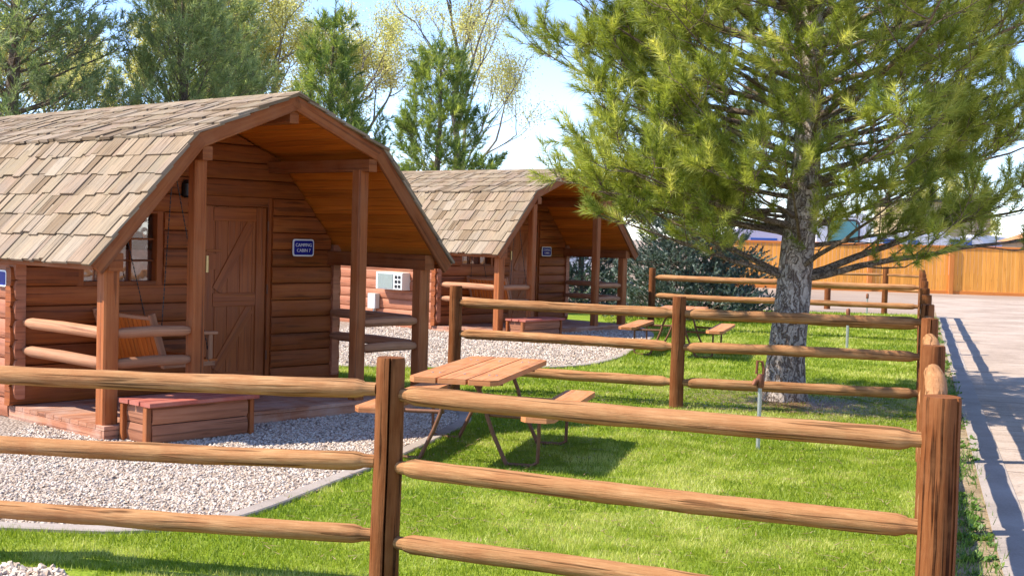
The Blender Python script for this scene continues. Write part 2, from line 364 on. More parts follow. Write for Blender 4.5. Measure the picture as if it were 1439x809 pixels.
sheet('ground', [(-400, -60), (400, -60), (400, 700), (-400, 700)], 0, M['earth'])
sheet('lawn', [(-14, 2.5), tuple(side(-3, .16))[:2], tuple(side(29.6, .14))[:2], (2.5, 33.6), (-14, 33.6)], .004, M['turf'])

def smooth_curve(pts, n=8):
    out = []
    for i in range(len(pts) - 1):
        p0 = Vector(pts[max(i - 1, 0)]); p1 = Vector(pts[i]); p2 = Vector(pts[i + 1]); p3 = Vector(pts[min(i + 2, len(pts) - 1)])
        for k in range(n):
            t = k / n
            out.append(.5 * ((2 * p1) + (p2 - p0) * t + (2 * p0 - 5 * p1 + 4 * p2 - p3) * t * t + (3 * p1 - p0 - 3 * p2 + p3) * t ** 3))
    out.append(Vector(pts[-1])); return out
K1 = smooth_curve([(-12, 7.95), (-6, 7.72), (-2.97, 7.6), (-2.15, 7.62), (-1.68, 8.04), (-1.2, 9.43), (-.88, 10.45), (-.55, 11.75), (-.42, 12.6), (-.62, 13.6), (-1.1, 14.4)])
K2 = smooth_curve([(-9, 17.1), (-3.5, 17.05), (-1, 17.2), (.71, 17.75), (1.5, 19.1), (1.99, 21.07), (2.35, 22.6), (2.6, 24.2), (2.55, 25.6)])
PAD1 = [tuple(p) for p in K1] + [(-5.4, 18.2), (-12, 23)]
PAD2 = [tuple(p) for p in K2] + [(-2.4, 31.5), (-12, 31.5), (-12, 23)]
sheet('gravel_bed', PAD1, .012, M['gravel']); sheet('gravel_bed', PAD2, .012, M['gravel'])
sheet('gravel_bed', [(-5, 2.6), (-1.2, 2.6), (-2.05, 6.42), (-2.35, 6.72), (-5, 7.0)], .012, M['gravel'])

def kerb(name, curve, wd, h):
    v = []; f = []; n = len(curve)
    for i, p in enumerate(curve):
        d = (curve[min(i + 1, n - 1)] - curve[max(i - 1, 0)]).normalized(); q = Vector((-d.y, d.x))
        for a, z in ((-.5, -.02), (-.5, h - .008), (-.42, h), (.42, h), (.5, h - .008), (.5, -.02)):
            v.append((p.x + q.x * a * wd, p.y + q.y * a * wd, z))
    for i in range(n - 1):
        for k in range(5): f.append([i * 6 + k, i * 6 + k + 1, i * 6 + k + 7, i * 6 + k + 6])
    return tag(link_mesh(name, v, f, M['concrete'], None, 30), kind='structure')
kerb('kerb', K1, .12, .03); kerb('kerb', K2, .12, .03)

def strip(name, a0, a1, p0, p1, z, mat, n=40, p0f=None):
    v = []; f = []; uv = []
    for i in range(n + 1):
        a = a0 + (a1 - a0) * i / n
        v += [tuple(side(a, p0 if p0f is None else p0f(a), z)), tuple(side(a, p1, z))]
    for i in range(n):
        f.append([2 * i, 2 * i + 1, 2 * i + 3, 2 * i + 2])
        for j in f[-1]:
            q = Vector(v[j]) - P1; uv.append((q.dot(FN), q.dot(FD)))
    return tag(link_mesh(name, v, f, mat, None, 0, uv), kind='structure')
strip('verge', -4, 31, -.02, .62, .009, M['verge'])
strip('road', -6, 41.5, .40, 40, .014, M['road'], 60)
strip('gutter', -6, 29, .40, .63, .020, M['concrete'], 60)

# inside tests
def in_poly(x, y, poly):
    c = np.zeros(x.shape, bool); n = len(poly); j = n - 1
    for i in range(n):
        xi, yi = poly[i]; xj, yj = poly[j]
        c ^= ((yi > y) != (yj > y)) & (x < (xj - xi) * (y - yi) / ((yj - yi) + 1e-12) + xi); j = i
    return c

def value_noise(x, y, sc, seed=0):
    xs = x * sc; ys = y * sc; xi = np.floor(xs).astype(int); yi = np.floor(ys).astype(int); fx = xs - xi; fy = ys - yi
    def h(a, b): return (np.sin(a * 127.1 + b * 311.7 + seed * 74.7) * 43758.5453) % 1.0
    fx = fx * fx * (3 - 2 * fx); fy = fy * fy * (3 - 2 * fy)
    return (h(xi, yi) * (1 - fx) + h(xi + 1, yi) * fx) * (1 - fy) + (h(xi, yi + 1) * (1 - fx) + h(xi + 1, yi + 1) * fx) * fy

def dist_to(curve, x, y):
    d = np.full(x.shape, 9.0)
    for p in curve: d = np.minimum(d, np.hypot(x - p.x, y - p.y))
    return d

def blades(x, y, hgt, wid, lean=.5, lo=None):
    n = len(x); az = RNG.uniform(0, 2 * PI, n); la = RNG.uniform(.05, lean, n) * hgt; fa = RNG.uniform(0, PI, n)
    co = np.zeros((n, 3, 3)); wx = np.cos(fa) * wid / 2; wy = np.sin(fa) * wid / 2
    z0 = .003 if lo is None else lo
    co[:, 0] = np.stack([x - wx, y - wy, np.full(n, z0)], 1); co[:, 1] = np.stack([x + wx, y + wy, np.full(n, z0)], 1)
    co[:, 2] = np.stack([x + np.cos(az) * la, y + np.sin(az) * la, z0 + hgt], 1); return co

def grass():
    co = []; rn = []
    for (y0, y1, x0, x1, dens, h, wd) in ((5.3, 8.5, -3.6, 2.9, 6800, .027, .0055), (8.5, 12, -2.2, 4, 4600, .029, .007), (12, 17.5, -4, 5.5, 2100, .032, .011), (17.5, 25, -4, 8, 900, .036, .017), (25, 33.4, 2, 10.6, 380, .048, .026)):
        n = int((y1 - y0) * (x1 - x0) * dens)
        x = RNG.uniform(x0, x1, n); y = RNG.uniform(y0, y1, n)
        perp = (x - P1.x) * FN.x + (y - P1.y) * FN.y
        ok = (perp < .13) & ~in_poly(x, y, PAD1) & ~in_poly(x, y, PAD2) & ~((x < -2.1) & (y < 6.7))
        ok &= (np.abs(x) < (y + .5) * .415 + .2)
        litter = np.hypot(x - 3.3, y - 14.5)
        ok &= ~((litter < .75) & (RNG.random(n) < .85))
        x = x[ok]; y = y[ok]
        dk = np.minimum(dist_to(K1, x, y), dist_to(K2, x, y)); m = dk > .085
        x = x[m]; y = y[m]; dk = dk[m]; n = len(x)
        pn = value_noise(x, y, .8) * .5 + value_noise(x, y, 2.3, 3) * .5
        straw = value_noise(x, y, 1.7, 9) * .6 + value_noise(x, y, 5.5, 5) * .4
        hh = h * RNG.uniform(.55, 1.25, n) * (.8 + .5 * pn) * np.where(dk < .25, 1.35, 1.0)
        r = np.clip(.28 + .5 * (pn - .5) + RNG.normal(0, .17, n) + np.clip((straw - .44) * 2.2, 0, .6), 0, 1)
        co.append(blades(x, y, hh, wd * RNG.uniform(.7, 1.3, n), .9)); rn.append(r)
    o = tri_mesh('grass', np.concatenate(co), 3, M['grass'], None, np.concatenate(rn))
    tag(o, 'mown green grass of the lawn inside the rail fence', 'grass', kind='stuff')
grass()

def pebbles():
    # low round pebbles: 8-sided squashed double cones with a flat top
    ang = np.arange(6) * PI / 3
    base = np.array([[math.cos(a), math.sin(a), 0] for a in ang] + [[.55 * math.cos(a + .5), .55 * math.sin(a + .5), .75] for a in ang])
    faces = [[i, (i + 1) % 6, 6 + (i + 1) % 6, 6 + i] for i in range(6)] + [[6, 7, 8, 9], [6, 9, 10, 11]]
    X = []; Y = []; S = []
    for poly, (x0, x1, y0, y1), dens, s0 in ((PAD1, (-4.2, -.3, 7.6, 13), 2100, .0118), (PAD2, (-3, 2.6, 17, 25), 480, .0165), ([(-5, 5.5), (-1.2, 5.5), (-2.05, 6.42), (-2.35, 6.72), (-5, 7.0)], (-3.2, -1.9, 6.2, 6.8), 1500, .021)):
        n = int((x1 - x0) * (y1 - y0) * dens); x = RNG.uniform(x0, x1, n); y = RNG.uniform(y0, y1, n)
        ok = in_poly(x, y, poly) & (np.abs(x) < (y + .5) * .42)
        X.append(x[ok]); Y.append(y[ok]); S.append(np.full(ok.sum(), s0))
    # strays on the lawn edge
    x = np.concatenate(X); y = np.concatenate(Y); s = np.concatenate(S); n = len(x)
    dk = np.minimum(dist_to(K1, x, y), dist_to(K2, x, y)); m = dk > .075; x = x[m]; y = y[m]; s = s[m]; n = len(x)
    s = s * RNG.uniform(.55, 1.45, n); ph = RNG.uniform(0, 2 * PI, n); el = RNG.uniform(.6, 1.0, n); hz = RNG.uniform(.5, .95, n)
    b = base[None] * np.stack([s, s * el, s * hz], 1)[:, None, :]
    b = b + RNG.normal(0, .12, b.shape) * s[:, None, None]
    tx = RNG.normal(0, .35, n); b[:, :, 2] += b[:, :, 0] * tx[:, None]
    c, sn = np.cos(ph)[:, None], np.sin(ph)[:, None]
    bx = b[:, :, 0] * c - b[:, :, 1] * sn + x[:, None]; by = b[:, :, 0] * sn + b[:, :, 1] * c + y[:, None]; bz = b[:, :, 2] + .012
    vv = np.stack([bx, by, bz], 2)
    q = vv[:, np.array(faces), :].reshape(-1, 4, 3)
    o = tri_mesh('gravel', q, 4, M['pebble'], None, np.repeat(RNG.random(n), len(faces)))
    tag(o, 'pale tan pebbles covering the beds around the cabins', 'gravel', kind='stuff')
pebbles()

def weeds():
    co = []; rn = []
    n = 520; al = RNG.uniform(-.5, 28, n) ** 1.0; pe = np.clip(RNG.normal(.26, .09, n), .1, .42)
    keep = value_noise(al, pe, 1.1, 4) + RNG.random(n) * .4 > .62; al = al[keep]; pe = pe[keep]
    for a, p in zip(al, pe):
        c = side(a, p); k = int(RNG.integers(10, 22)); sc = RNG.uniform(.025, .055)
        az = RNG.uniform(0, 2 * PI, k); el = RNG.uniform(.15, 1.2, k); L = sc * RNG.uniform(.6, 1.4, k); wd = L * RNG.uniform(.2, .35, k)
        d = np.stack([np.cos(az) * np.cos(el), np.sin(az) * np.cos(el), np.sin(el)], 1); q = np.stack([-np.sin(az), np.cos(az), np.zeros(k)], 1)
        b = np.array([c.x, c.y, .01]) + RNG.normal(0, .018, (k, 3)) * [1, 1, 0]
        m = b + d * (L * .55)[:, None]
        co.append(np.stack([b, m + q * wd[:, None], b + d * L[:, None] - np.array([0, 0, 1]) * (L * .15)[:, None], m - q * wd[:, None]], 1)); rn.append(np.clip(RNG.normal(.45, .22, k), 0, 1))
    n = 9000; a = RNG.uniform(-.5, 28, n); p = np.clip(RNG.normal(.20, .10, n), .02, .43); kp = value_noise(a, p * 2, 1.3, 8) + RNG.random(n) * .5 > .66; a = a[kp]; p = p[kp]
    bl = blades(P1.x + FD.x * a + FN.x * p, P1.y + FD.y * a + FN.y * p, RNG.uniform(.03, .085, len(a)), RNG.uniform(.005, .009, len(a)), .9, .01)
    bl = np.concatenate([bl, bl[:, 2:3]], 1); bl[:, 3] = (bl[:, 0] + bl[:, 2]) / 2 - (bl[:, 1] - bl[:, 0]) * .3
    co.append(bl); rn.append(np.clip(RNG.normal(.55, .25, len(a)), 0, 1))
    o = tri_mesh('weeds', np.concatenate(co), 4, M['weed'], None, np.concatenate(rn))
    tag(o, 'low leafy weeds along the strip between rail fence and road', 'weeds', kind='stuff')
weeds()

def litter():
    n = 9000; r = np.abs(RNG.normal(0, .95, n)); t = RNG.uniform(0, 2 * PI, n); x = 3.3 + r * np.cos(t); y = 14.5 + r * np.sin(t)
    n2 = 2600; x = np.concatenate([x, RNG.uniform(-1.5, 4.5, n2)]); y = np.concatenate([y, RNG.uniform(7, 17, n2)]); n += n2
    ok = ~in_poly(x, y, PAD1) & ((x - P1.x) * FN.x + (y - P1.y) * FN.y < .1); x = x[ok]; y = y[ok]; n = len(x)
    a = RNG.uniform(0, PI, n); L = RNG.uniform(.05, .12, n); w_ = .004; z = np.where(np.hypot(x - 3.3, y - 14.5) < .8, .01, .028) + RNG.uniform(0, .01, n)
    dx, dy = np.cos(a) * L / 2, np.sin(a) * L / 2; px, py = -np.sin(a) * w_, np.cos(a) * w_
    co = np.stack([np.stack([x - dx - px, y - dy - py, z], 1), np.stack([x - dx + px, y - dy + py, z], 1), np.stack([x + dx, y + dy, z + RNG.uniform(-.008, .008, n)], 1)], 1)
    o = tri_mesh('pine_litter', co, 3, M['litter'], None, RNG.random(n)); tag(o, 'dry brown pine needles fallen round the pine trunk', 'litter', kind='stuff')
litter()

# ------------------------------------------------------------------ rail fences
R1, R2, R3, TOP = 1.014, .655, .278, 1.19
def post_profile(r, seed, notch=True, face=None):
    rg = random.Random(seed); n = 26; out = []; a0 = rg.uniform(0, 2 * PI) if face is None else face
    for k in range(n):
        a = a0 + .085 + (2 * PI - .17) * k / (n - 1)
        rr = r * (1 + .022 * math.sin(2 * a + seed) + .014 * math.sin(5 * a + seed * 2))
        out.append((math.cos(a) * rr, math.sin(a) * rr))
    if notch: out.append((math.cos(a0) * r * .45, math.sin(a0) * r * .45))
    return out
def fence_post(p, r, top, parent, seed, face=None, lean=(0, 0)):
    m = MB(); pr = post_profile(r, seed, True, face)
    m.prism((p[0], p[1], -.05), (p[0] + lean[0], p[1] + lean[1], top), pr, (0, 1, 0), random.Random(seed).random(),
            stations=[(0, 1.03, 0, 0), (.3, 1.015, .002, 0), (.6, 1.0, -.002, .002), (.9, .985, 0, 0), (.988, .98, 0, 0), (1, .93, 0, 0)])
    return m.build('post', M['fpost'], parent, 30)
def fence_rail(a, b, r, parent, seed, ra=.07, rb=.07):
    rg = random.Random(seed); a = Vector(a); b = Vector(b); d = (b - a).normalized(); L = (b - a).length
    a2 = a + d * ra * .8; b2 = b - d * rb * .8
    ts = [0, .05, .055, .075, .2, .4, .6, .8]; L2 = (b2 - a2).length
    st = [0, .035, .05, .17]; pts = []; rad = []
    bow = rg.uniform(-.018, .012); sx = rg.uniform(-.012, .012)
    for s_, k in ((0, .66), (.06, .70), (.068, .80), (.105, .97), (.2, 1.0)): pts.append(s_); rad.append(k)
    for i in range(1, 16): pts.append(.2 + (L2 - .4) * i / 16); rad.append(1 + rg.uniform(-.05, .05))
    for s_, k in ((.2, 1.0), (.105, .97), (.068, .80), (.06, .70), (0, .66)): pts.append(L2 - s_); rad.append(k)
    P = []
    q = Vector((-d.y, d.x, 0))
    for s_ in pts:
        t = s_ / L2; P.append(a2 + d * s_ + Vector((0, 0, bow * 4 * t * (1 - t))) + q * (sx * 4 * t * (1 - t) + .006 * math.sin(t * 9 + seed)))
    m = MB(); m.tube(P, [r * k for k in rad], 18, rg.random(), .05)
    return m.build('rail', M['rail'], parent, 35)

def fence(label, posts, spans, group='log post and rail fences'):
    """posts: (x, y, r, top, face); spans: pairs of (x, y) with the rail radius"""
    o = empty('rail_fence', (0, 0, 0)); tag(o, label, 'fence', group)
    for i, p in enumerate(posts): fence_post(p[:2], p[2], p[3], o, int(abs(p[0] * 91 + p[1] * 37)) % 997, p[4] if len(p) > 4 else None, p[5] if len(p) > 5 else (0, 0))
    for i, (a, b, r, zs) in enumerate(spans):
        for j, (za, zb) in enumerate(zs):
            fence_rail((a[0], a[1], za), (b[0], b[1], zb), r, o, int(abs(a[0] * 53 + a[1] * 71 + j * 17 + i)) % 991)
    return o
ZS = [(R1, R1), (R2, R2), (R3, R3)]
A = (-.597, 6.393); Lf = (-3.28, 6.93); p1 = (1.763, 5.292)
B = (-.636, 14.853); Cc = (1.784, 13.864); P4 = tuple(side(8.49, 0))[:2]
Q = (7.62, 24.247); Q0 = (2.79, 26.0); Qm = (5.22, 25.12)
ff = fence('near log rail fence crossing the bottom of the view, with a deeply split post', [(*A, .072, 1.19, -1.62, (.012, 0)), (*Lf, .072, 1.18)],
      [(A, p1, .0475, [(1.01, 1.016), (.655, .655), (.282, .28)]), (A, Lf, .048, [(1.032, 1.0), (.675, .635), (.305, .285)])])
sp = []; posts_side = []
al = [0, 2.92, 5.75, 8.49, 11.2, 13.9, 16.9, 19.84, 22.6, 25.4, 28.2]
for i, a in enumerate(al):
    p = side(a, 0); posts_side.append((p.x, p.y, (.079, .073, .071, .07)[min(i, 3)], 1.2 + (0.0, -.01, .005, .0)[min(i, 3)] + (random.uniform(-.015, .03) if i > 3 else 0)))
for i in range(len(al) - 1): sp.append((tuple(side(al[i], .0))[:2], tuple(side(al[i + 1], .0))[:2], .058, [(R1 + .02, R1 + .02), (R2, R2), (R3, R3)]))
fence('long log rail fence running away beside the pale road', posts_side, sp)
fence('middle log rail fence behind the nearer picnic table, passing the pine trunk', [(*B, .072, 1.2), (*Cc, .073, 1.19)],
      [(B, Cc, .056, ZS), (Cc, P4, .056, ZS)])
fence('far log rail fence in front of the blue spruce', [(*Q0, .07, 1.2), (*Qm, .07, 1.2)], [(Q0, Qm, .058, ZS), (Qm, Q, .055, ZS)])
E5 = tuple(side(28.2, 0))[:2]
fence('farthest log rail fence with thin rails near the orange board fence', [(9.55, 33.4, .075, 1.22), (7.0, 34.1, .075, 1.15)],
      [((9.55, 33.4), E5, .035, ZS[:2]), ((7.0, 34.1), (9.55, 33.4), .035, ZS[:2])])
o = empty('bollard', (8.54, 35.3, 0)); tag(o, 'short log bollard near the orange board fence, left of a taller post', 'bollard')
m = MB(); m.prism((0, 0, -.03), (0, 0, .66), post_profile(.085, 5), (0, 1, 0), .4, stations=[(0, 1, 0, 0), (.97, 1, 0, 0), (1, .92, 0, 0)]); m.build('post', M['fpost'], o, 30)

# ------------------------------------------------------------------ log cabins
WE, WB, WC, WI, ZE, ZB, ZP, DW, ZF = 2.02, 1.07, 1.79, .936, 1.487, 2.58, 3.01, 1.71, .13
DB = 5.4          # back wall
VR = 5.75         # roof back end
PV = .17
TH = .05          # roof deck thickness
def roof_half(z):
    """half width of the underside of the roof at height z"""
    z = z + .075
    if z < ZE: return WC
    if z < ZB: return min(WC, WE - (WE - WB) * (z - ZE) / (ZB - ZE)) - .02
    return max(.02, WB * (ZP - z) / (ZP - ZB)) - .02
def dlog(r, back, n=9):
    """half-round log section: a = outward, b = up"""
    h = r; pts = []
    for k in range(n):
        t = -PI / 2 + PI * k / (n - 1); pts.append((back + .070 + .032 * max(0, math.cos(t)) ** .6, h * math.sin(t)))
    pts += [(back, h), (back, -h)]
    return pts
def make_cabin():
    root = empty('log_cabin')
    LH = .18
    def log_course(mb, p0, p1, out, z, h):
        """a log from p0 to p1 (xy), rounded towards 'out'"""
        d = (Vector((p1[0], p1[1], 0)) - Vector((p0[0], p0[1], 0)))
        if d.length < .05: return
        s = d.normalized().cross(Vector((0, 0, 1))); sg = 1 if s.dot(Vector((out[0], out[1], 0))) > 0 else -1
        prof = [(a * sg, b) for a, b in dlog(h * .497, 0)]
        if sg < 0: prof = prof[::-1]
        mb.prism((p0[0], p0[1], z), (p1[0], p1[1], z), prof, (0, 0, 1))
    # front wall with door and window openings
    f = MB(); z = ZF + .0; k = 0
    DX0, DX1, DZ = .10, .98, 2.06; WX0, WX1, WZ0, WZ1 = -1.26, -.34, 1.19, 1.95
    while z < ZP - .1:
        h = LH; zc = z + h / 2; hw = roof_half(z + h)
        ext = .13 if zc < ZE - .12 else 0
        x0 = -(WC + ext); x1 = -x0
        cuts = []
        if zc < DZ + .02: cuts.append((DX0, DX1))
        if WZ0 < zc < WZ1: cuts.append((WX0, WX1))
        xs = [x0]
        for a, b in sorted(cuts): xs += [a, b]
        xs.append(x1)
        for i in range(0, len(xs), 2):
            if xs[i + 1] - xs[i] > .03: log_course(f, (xs[i], DW), (xs[i + 1], DW), (0, -1), zc, h)
        z += h
    def clampw(mb):
        for i, (x_, y_, z_) in enumerate(mb.v):
            if z_ > ZE - .02:
                h_ = roof_half(z_ - .02)
                if abs(x_) > h_: mb.v[i] = (math.copysign(h_, x_), y_, z_)
    clampw(f)
    f.build('front_wall', M['log'], root)
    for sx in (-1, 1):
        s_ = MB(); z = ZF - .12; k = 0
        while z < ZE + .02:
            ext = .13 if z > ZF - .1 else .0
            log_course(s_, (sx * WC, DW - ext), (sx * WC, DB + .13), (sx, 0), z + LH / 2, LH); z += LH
        s_.build('side_wall', M['log_pale'], root)
    b_ = MB(); z = ZF
    while z < ZP - .1:
        hw = WC; log_course(b_, (-hw, DB), (hw, DB), (0, 1), z + LH / 2, LH); z += LH
    clampw(b_)
    b_.build('back_wall', M['log'], root)
    sk = MB(); sk.block((-WC - .03, DW + .02, -.05), (-WC + .1, DB, ZF - .0)); sk.block((WC - .1, DW + .02, -.05), (WC + .03, DB, ZF)); sk.build('foundation_beam', M['boxlog'], root)
    # porch floor: boards across, rim boards
    fl = MB(); v = .05
    while v < DW - .05:
        fl.block((-WC - .09, v, ZF - .035), (WC + .09, v + .134, ZF)); v += .14
    fl.build('porch_floor', M['deck'], root)
    rm = MB(); rm.block((-WC - .085, .06, -.05), (WC + .085, .10, ZF - .037)); rm.block((-WC - .088, .102, -.05), (-WC - .048, DW, ZF - .037)); rm.block((WC + .048, .102, -.05), (WC + .088, DW, ZF - .037))
    rm.build('rim_board', M['deck'], root)
    # interior floor
    it = MB(); it.block((-WC + .11, DW + .02, .03), (WC - .11, DB - .02, ZF - .01)); it.build('inner_floor', M['deck'], root)
    # roof deck: soffit boards along the length under each slope
    P = [(-WE, ZE), (-WB, ZB), (0, ZP), (WB, ZB), (WE, ZE)]
    for i in range(4):
        a = Vector((P[i][0], 0, P[i][1])); b = Vector((P[i + 1][0], 0, P[i + 1][1])); d = b - a; L = d.length; d = d / L; nrm = Vector((-d.z, 0, d.x))
        so = MB(); nb = int(round(L / .115)); bw = L / nb
        for q in range(nb):
            c = a + d * (bw * (q + .5)) - nrm * (TH * .5)
            so.box((c.x, .03, c.z), (c.x, VR - .03, c.z), bw - .003, .02, tuple(nrm), .003)
        so.build('soffit', M['soffit'], root)
        # shakes
        sh = MB(); low = i in (0, 3); nc = 6 if low else 5; ex = L / nc
        for cidx in range(nc):
            v = -.035 + random.uniform(-.02, 0)
            while v < VR:
                wd = random.choice((.06, .08, .10, .12, .15, .18, .24)) * random.uniform(.85, 1.15)
                if v + wd > VR: wd = VR - v + .02
                if i in (0, 1): e0 = a + d * (ex * cidx - (.045 if cidx == 0 else 0)); dr = d
                else: e0 = b - d * (ex * cidx - (.045 if cidx == 0 else 0)); dr = -d
                jit = random.uniform(-.026, .018); th = random.uniform(.018, .034); lift = random.uniform(0, .009)
                ln = min(ex * 1.45, ex * (nc - cidx) + .03)
                s0 = e0 + dr * jit + nrm * (.018 + th / 2 + lift); s1 = e0 + dr * ln + nrm * (.004 + th / 2)
                m_ = v + wd / 2
                sh.box((s0.x, m_, s0.z), (s1.x, m_ + random.uniform(-.002, .002), s1.z), wd - random.uniform(.004, .012), th, tuple(nrm), .002)
                v += wd
        o = sh.build('shake_roof', M['shingle'], root, 25)
    rc = MB()
    v = -.05
    while v < VR:
        wd = random.uniform(.2, .3)
        for sx in (-1, 1):
            d = Vector((sx * WB, 0, ZB - ZP)).normalized(); nrm = Vector((-d.z * sx, 0, abs(d.x)))
            p0 = Vector((-.012 * sx, v, ZP + .042)); p1 = p0 + d * .13
            rc.prism((p0.x, v, p0.z), (p1.x, v, p1.z), [(-.0, -.008), (wd - .006, -.008), (wd - .006, .008), (0, .008)] if sx < 0 else [(-wd + .006, -.008), (0, -.008), (0, .008), (-wd + .006, .008)], (0, 0, 1))
        v += wd
    rc.build('ridge_cap', M['shingle'], root, 25)
    # rake boards front and back
    for v0, v1 in ((-.012, .026), (VR - .026, VR + .012)):
        for i in range(4):
            a = Vector((P[i][0], 0, P[i][1])); b = Vector((P[i + 1][0], 0, P[i + 1][1])); d = (b - a).normalized(); nrm = Vector((-d.z, 0, d.x))
            fa = MB(); h = .13; off = nrm * (.012 - h / 2); vm = (v0 + v1) / 2 + (.003 if i in (1, 2) else 0)
            e0 = .03 if i in (0,) else .012; e1 = .03 if i in (3,) else .012
            fa.box(a - d * e0 + off + Vector((0, vm, 0)), b + d * e1 + off + Vector((0, vm, 0)), v1 - v0, h, tuple(nrm), .006)
            fa.build('rake_board', M['fascia'], root)
    # eave boards along the long sides
    for sx in (-1, 1):
        e = MB(); e.block((min(sx * (WE - .035), sx * (WE - .005)), .03, ZE - .065), (max(sx * (WE - .035), sx * (WE - .005)), VR - .03, ZE - .015)); e.build('eave_board', M['fascia'], root)
    # ridge beam, purlins, plate beams
    bm_ = MB(); bm_.block((-.05, .03, ZP - .24), (.05, DB, ZP - .085)); bm_.build('ridge_beam', M['fascia'], root)
    for sx in (-1, 1):
        x = sx * (WB - .12); p = MB(); p.block((x - .05, .005, ZB - .205), (x + .05, DB, ZB - .085)); p.build('purlin', M['fascia'], root)
        x = sx * WC; p = MB(); p.block((x - .065, .05, ZE - .075), (x + .065, DW - .01, ZE + .075)); p.build('plate_beam', M['fascia'], root)
    # porch posts
    for x, zt, s_ in ((-WC, ZE - .075, .14), (WC, ZE - .075, .14), (-WI, ZB - .19, .125), (WI, ZB - .19, .125)):
        p = MB(); p.box((x, PV, ZF - .01), (x, PV, zt), s_, s_, (0, 1, 0), .016); p.build('porch_post', M['post'], root)
    # porch rails: slim round logs
    for z in (.885, .63):
        for x0, x1 in ((-WC + .06, -WI - .05), (WI + .05, WC - .06)):
            r_ = MB(); r_.tube([(x0, PV, z), (x0 + .08, PV, z), ((x0 + x1) / 2, PV, z + .006), (x1 - .08, PV, z), (x1, PV, z)], [.03, .045, .047, .045, .03], 12, None, .03); r_.build('porch_rail', M['prail'], root)
        for sx in (-1, 1):
            r_ = MB(); r_.tube([(sx * WC, PV + .06, z), (sx * WC, PV + .16, z), (sx * WC, .9, z + .004), (sx * WC, DW - .26, z), (sx * WC, DW - .12, z)], [.034, .05, .052, .05, .032], 12, None, .03); r_.build('porch_rail', M['prail'], root)
    # door
    d = MB(); x = DX0 + .05; n = 5; bw = (DX1 - .05 - x) / n
    for i in range(n): d.block((x + bw * i, DW - .022, ZF + .01), (x + bw * (i + 1) - .003, DW + .02, DZ - .05))
    door = d.build('door', M['door'], root)
    fr = MB()
    x0, x1, z0, z1 = DX0 + .05, DX1 - .05, ZF + .01, DZ - .05; y0, y1 = DW - .037, DW - .024
    for zc in (z0 + .08, (z0 + z1) / 2 - .03, z1 - .08): fr.block((x0 + .125, y0, zc - .07), (x1 - .125, y1, zc + .07))
    fr.block((x0, y0 - .002, z0), (x0 + .12, y1, z1)); fr.block((x1 - .12, y0 - .002, z0), (x1, y1, z1))
    zm = (z0 + z1) / 2 - .03
    for za, zb in ((zm + .1, z1 - .18), (z0 + .18, zm - .1)):
        fr.box((x0 + .17, (y0 + y1) / 2 + .002, za), (x1 - .19, (y0 + y1) / 2 + .002, zb), .010, .11, Vector((0, -1, 0)).cross(Vector((x1 - x0 - .36, 0, zb - za))).normalized(), .003)
    fr.build('brace_frame', M['door'], door)
    hd = MB(); hd.block((x0 + .02, y0 - .03, 1.33), (x0 + .05, y0 - .003, 1.50)); hd.build('handle', M['brass'], door)
    hs = MB(); hs.block((x0 + .03, y0 - .012, 1.54), (x0 + .22, y0 - .0025, 1.565)); hs.block((x0 + .06, y0 - .010, 1.36), (x0 + .2, y0 - .0025, 1.52)); hs.build('latch', M['door'], door)
    for zc in (.45, 1.15, 1.82): hg = MB(); hg.tube([(x1 + .012, DW - .06, zc - .05), (x1 + .012, DW - .06, zc + .05)], .011, 8); hg.build('hinge', M['rust'], door)
    df = MB(); y0, y1 = DW - .068, DW + .03
    df.block((DX0 - .045, y0, ZF), (DX0 + .046, y1, DZ + .06)); df.block((DX1 - .046, y0, ZF), (DX1 + .045, y1, DZ + .06)); df.block((DX0 + .048, y0 + .003, DZ - .045), (DX1 - .048, y1, DZ + .055)); df.build('door_frame', M['log'], root)
    # window
    wf = MB(); y0, y1 = DW - .075, DW + .03
    wf.block((WX0 - .01, y0, WZ0 - .01), (WX0 + .07, y1, WZ1 + .03)); wf.block((WX1 - .07, y0, WZ0 - .01), (WX1 + .01, y1, WZ1 + .03))
    wf.block((WX0 + .072, y0 + .003, WZ1 - .04), (WX1 - .072, y1, WZ1 + .028)); wf.block((WX0 + .072, y0 + .003, WZ0 - .008), (WX1 - .072, y1, WZ0 + .06))
    win = wf.build('window', M['log'], root)
    mu = MB(); xm = WX0 + .5 * (WX1 - WX0)
    for t in (1 / 3, 2 / 3): xm = WX0 + .07 + t * (WX1 - WX0 - .14); mu.block((xm - .009, DW - .03, WZ0 + .06), (xm + .009, DW + .004, WZ1 - .04))
    for t in (.3, .62): zm = WZ0 + .06 + t * (WZ1 - WZ0 - .1); mu.block((WX0 + .07, DW - .027, zm - .009), (WX1 - .07, DW + .001, zm + .009))
    mu.build('mullion', M['log'], win)
    gl = link_mesh('pane', [(WX0 + .05, DW + .012, WZ0 + .04), (WX1 - .05, DW + .012, WZ0 + .04), (WX1 - .05, DW + .012, WZ1 - .02), (WX0 + .05, DW + .012, WZ1 - .02)], [[0, 1, 2, 3]], M['glass'], win, 0)
    cu = []; cf = []; nx = 40  # wavy red sheet added behind the pane, standing in for a reflection
    for i in range(nx + 1):
        x = WX0 + .03 + (WX1 - WX0 - .06) * i / nx; y = DW + .05 + .012 * math.sin(i * 1.5) + .006 * math.sin(i * .7)
        cu += [(x, y, WZ0 + .02), (x, y, WZ0 + .36)]
    for i in range(nx): cf.append([2 * i, 2 * i + 2, 2 * i + 3, 2 * i + 1])
    link_mesh('painted_reflection', cu, cf, M['painted_reflection'], win, 60)
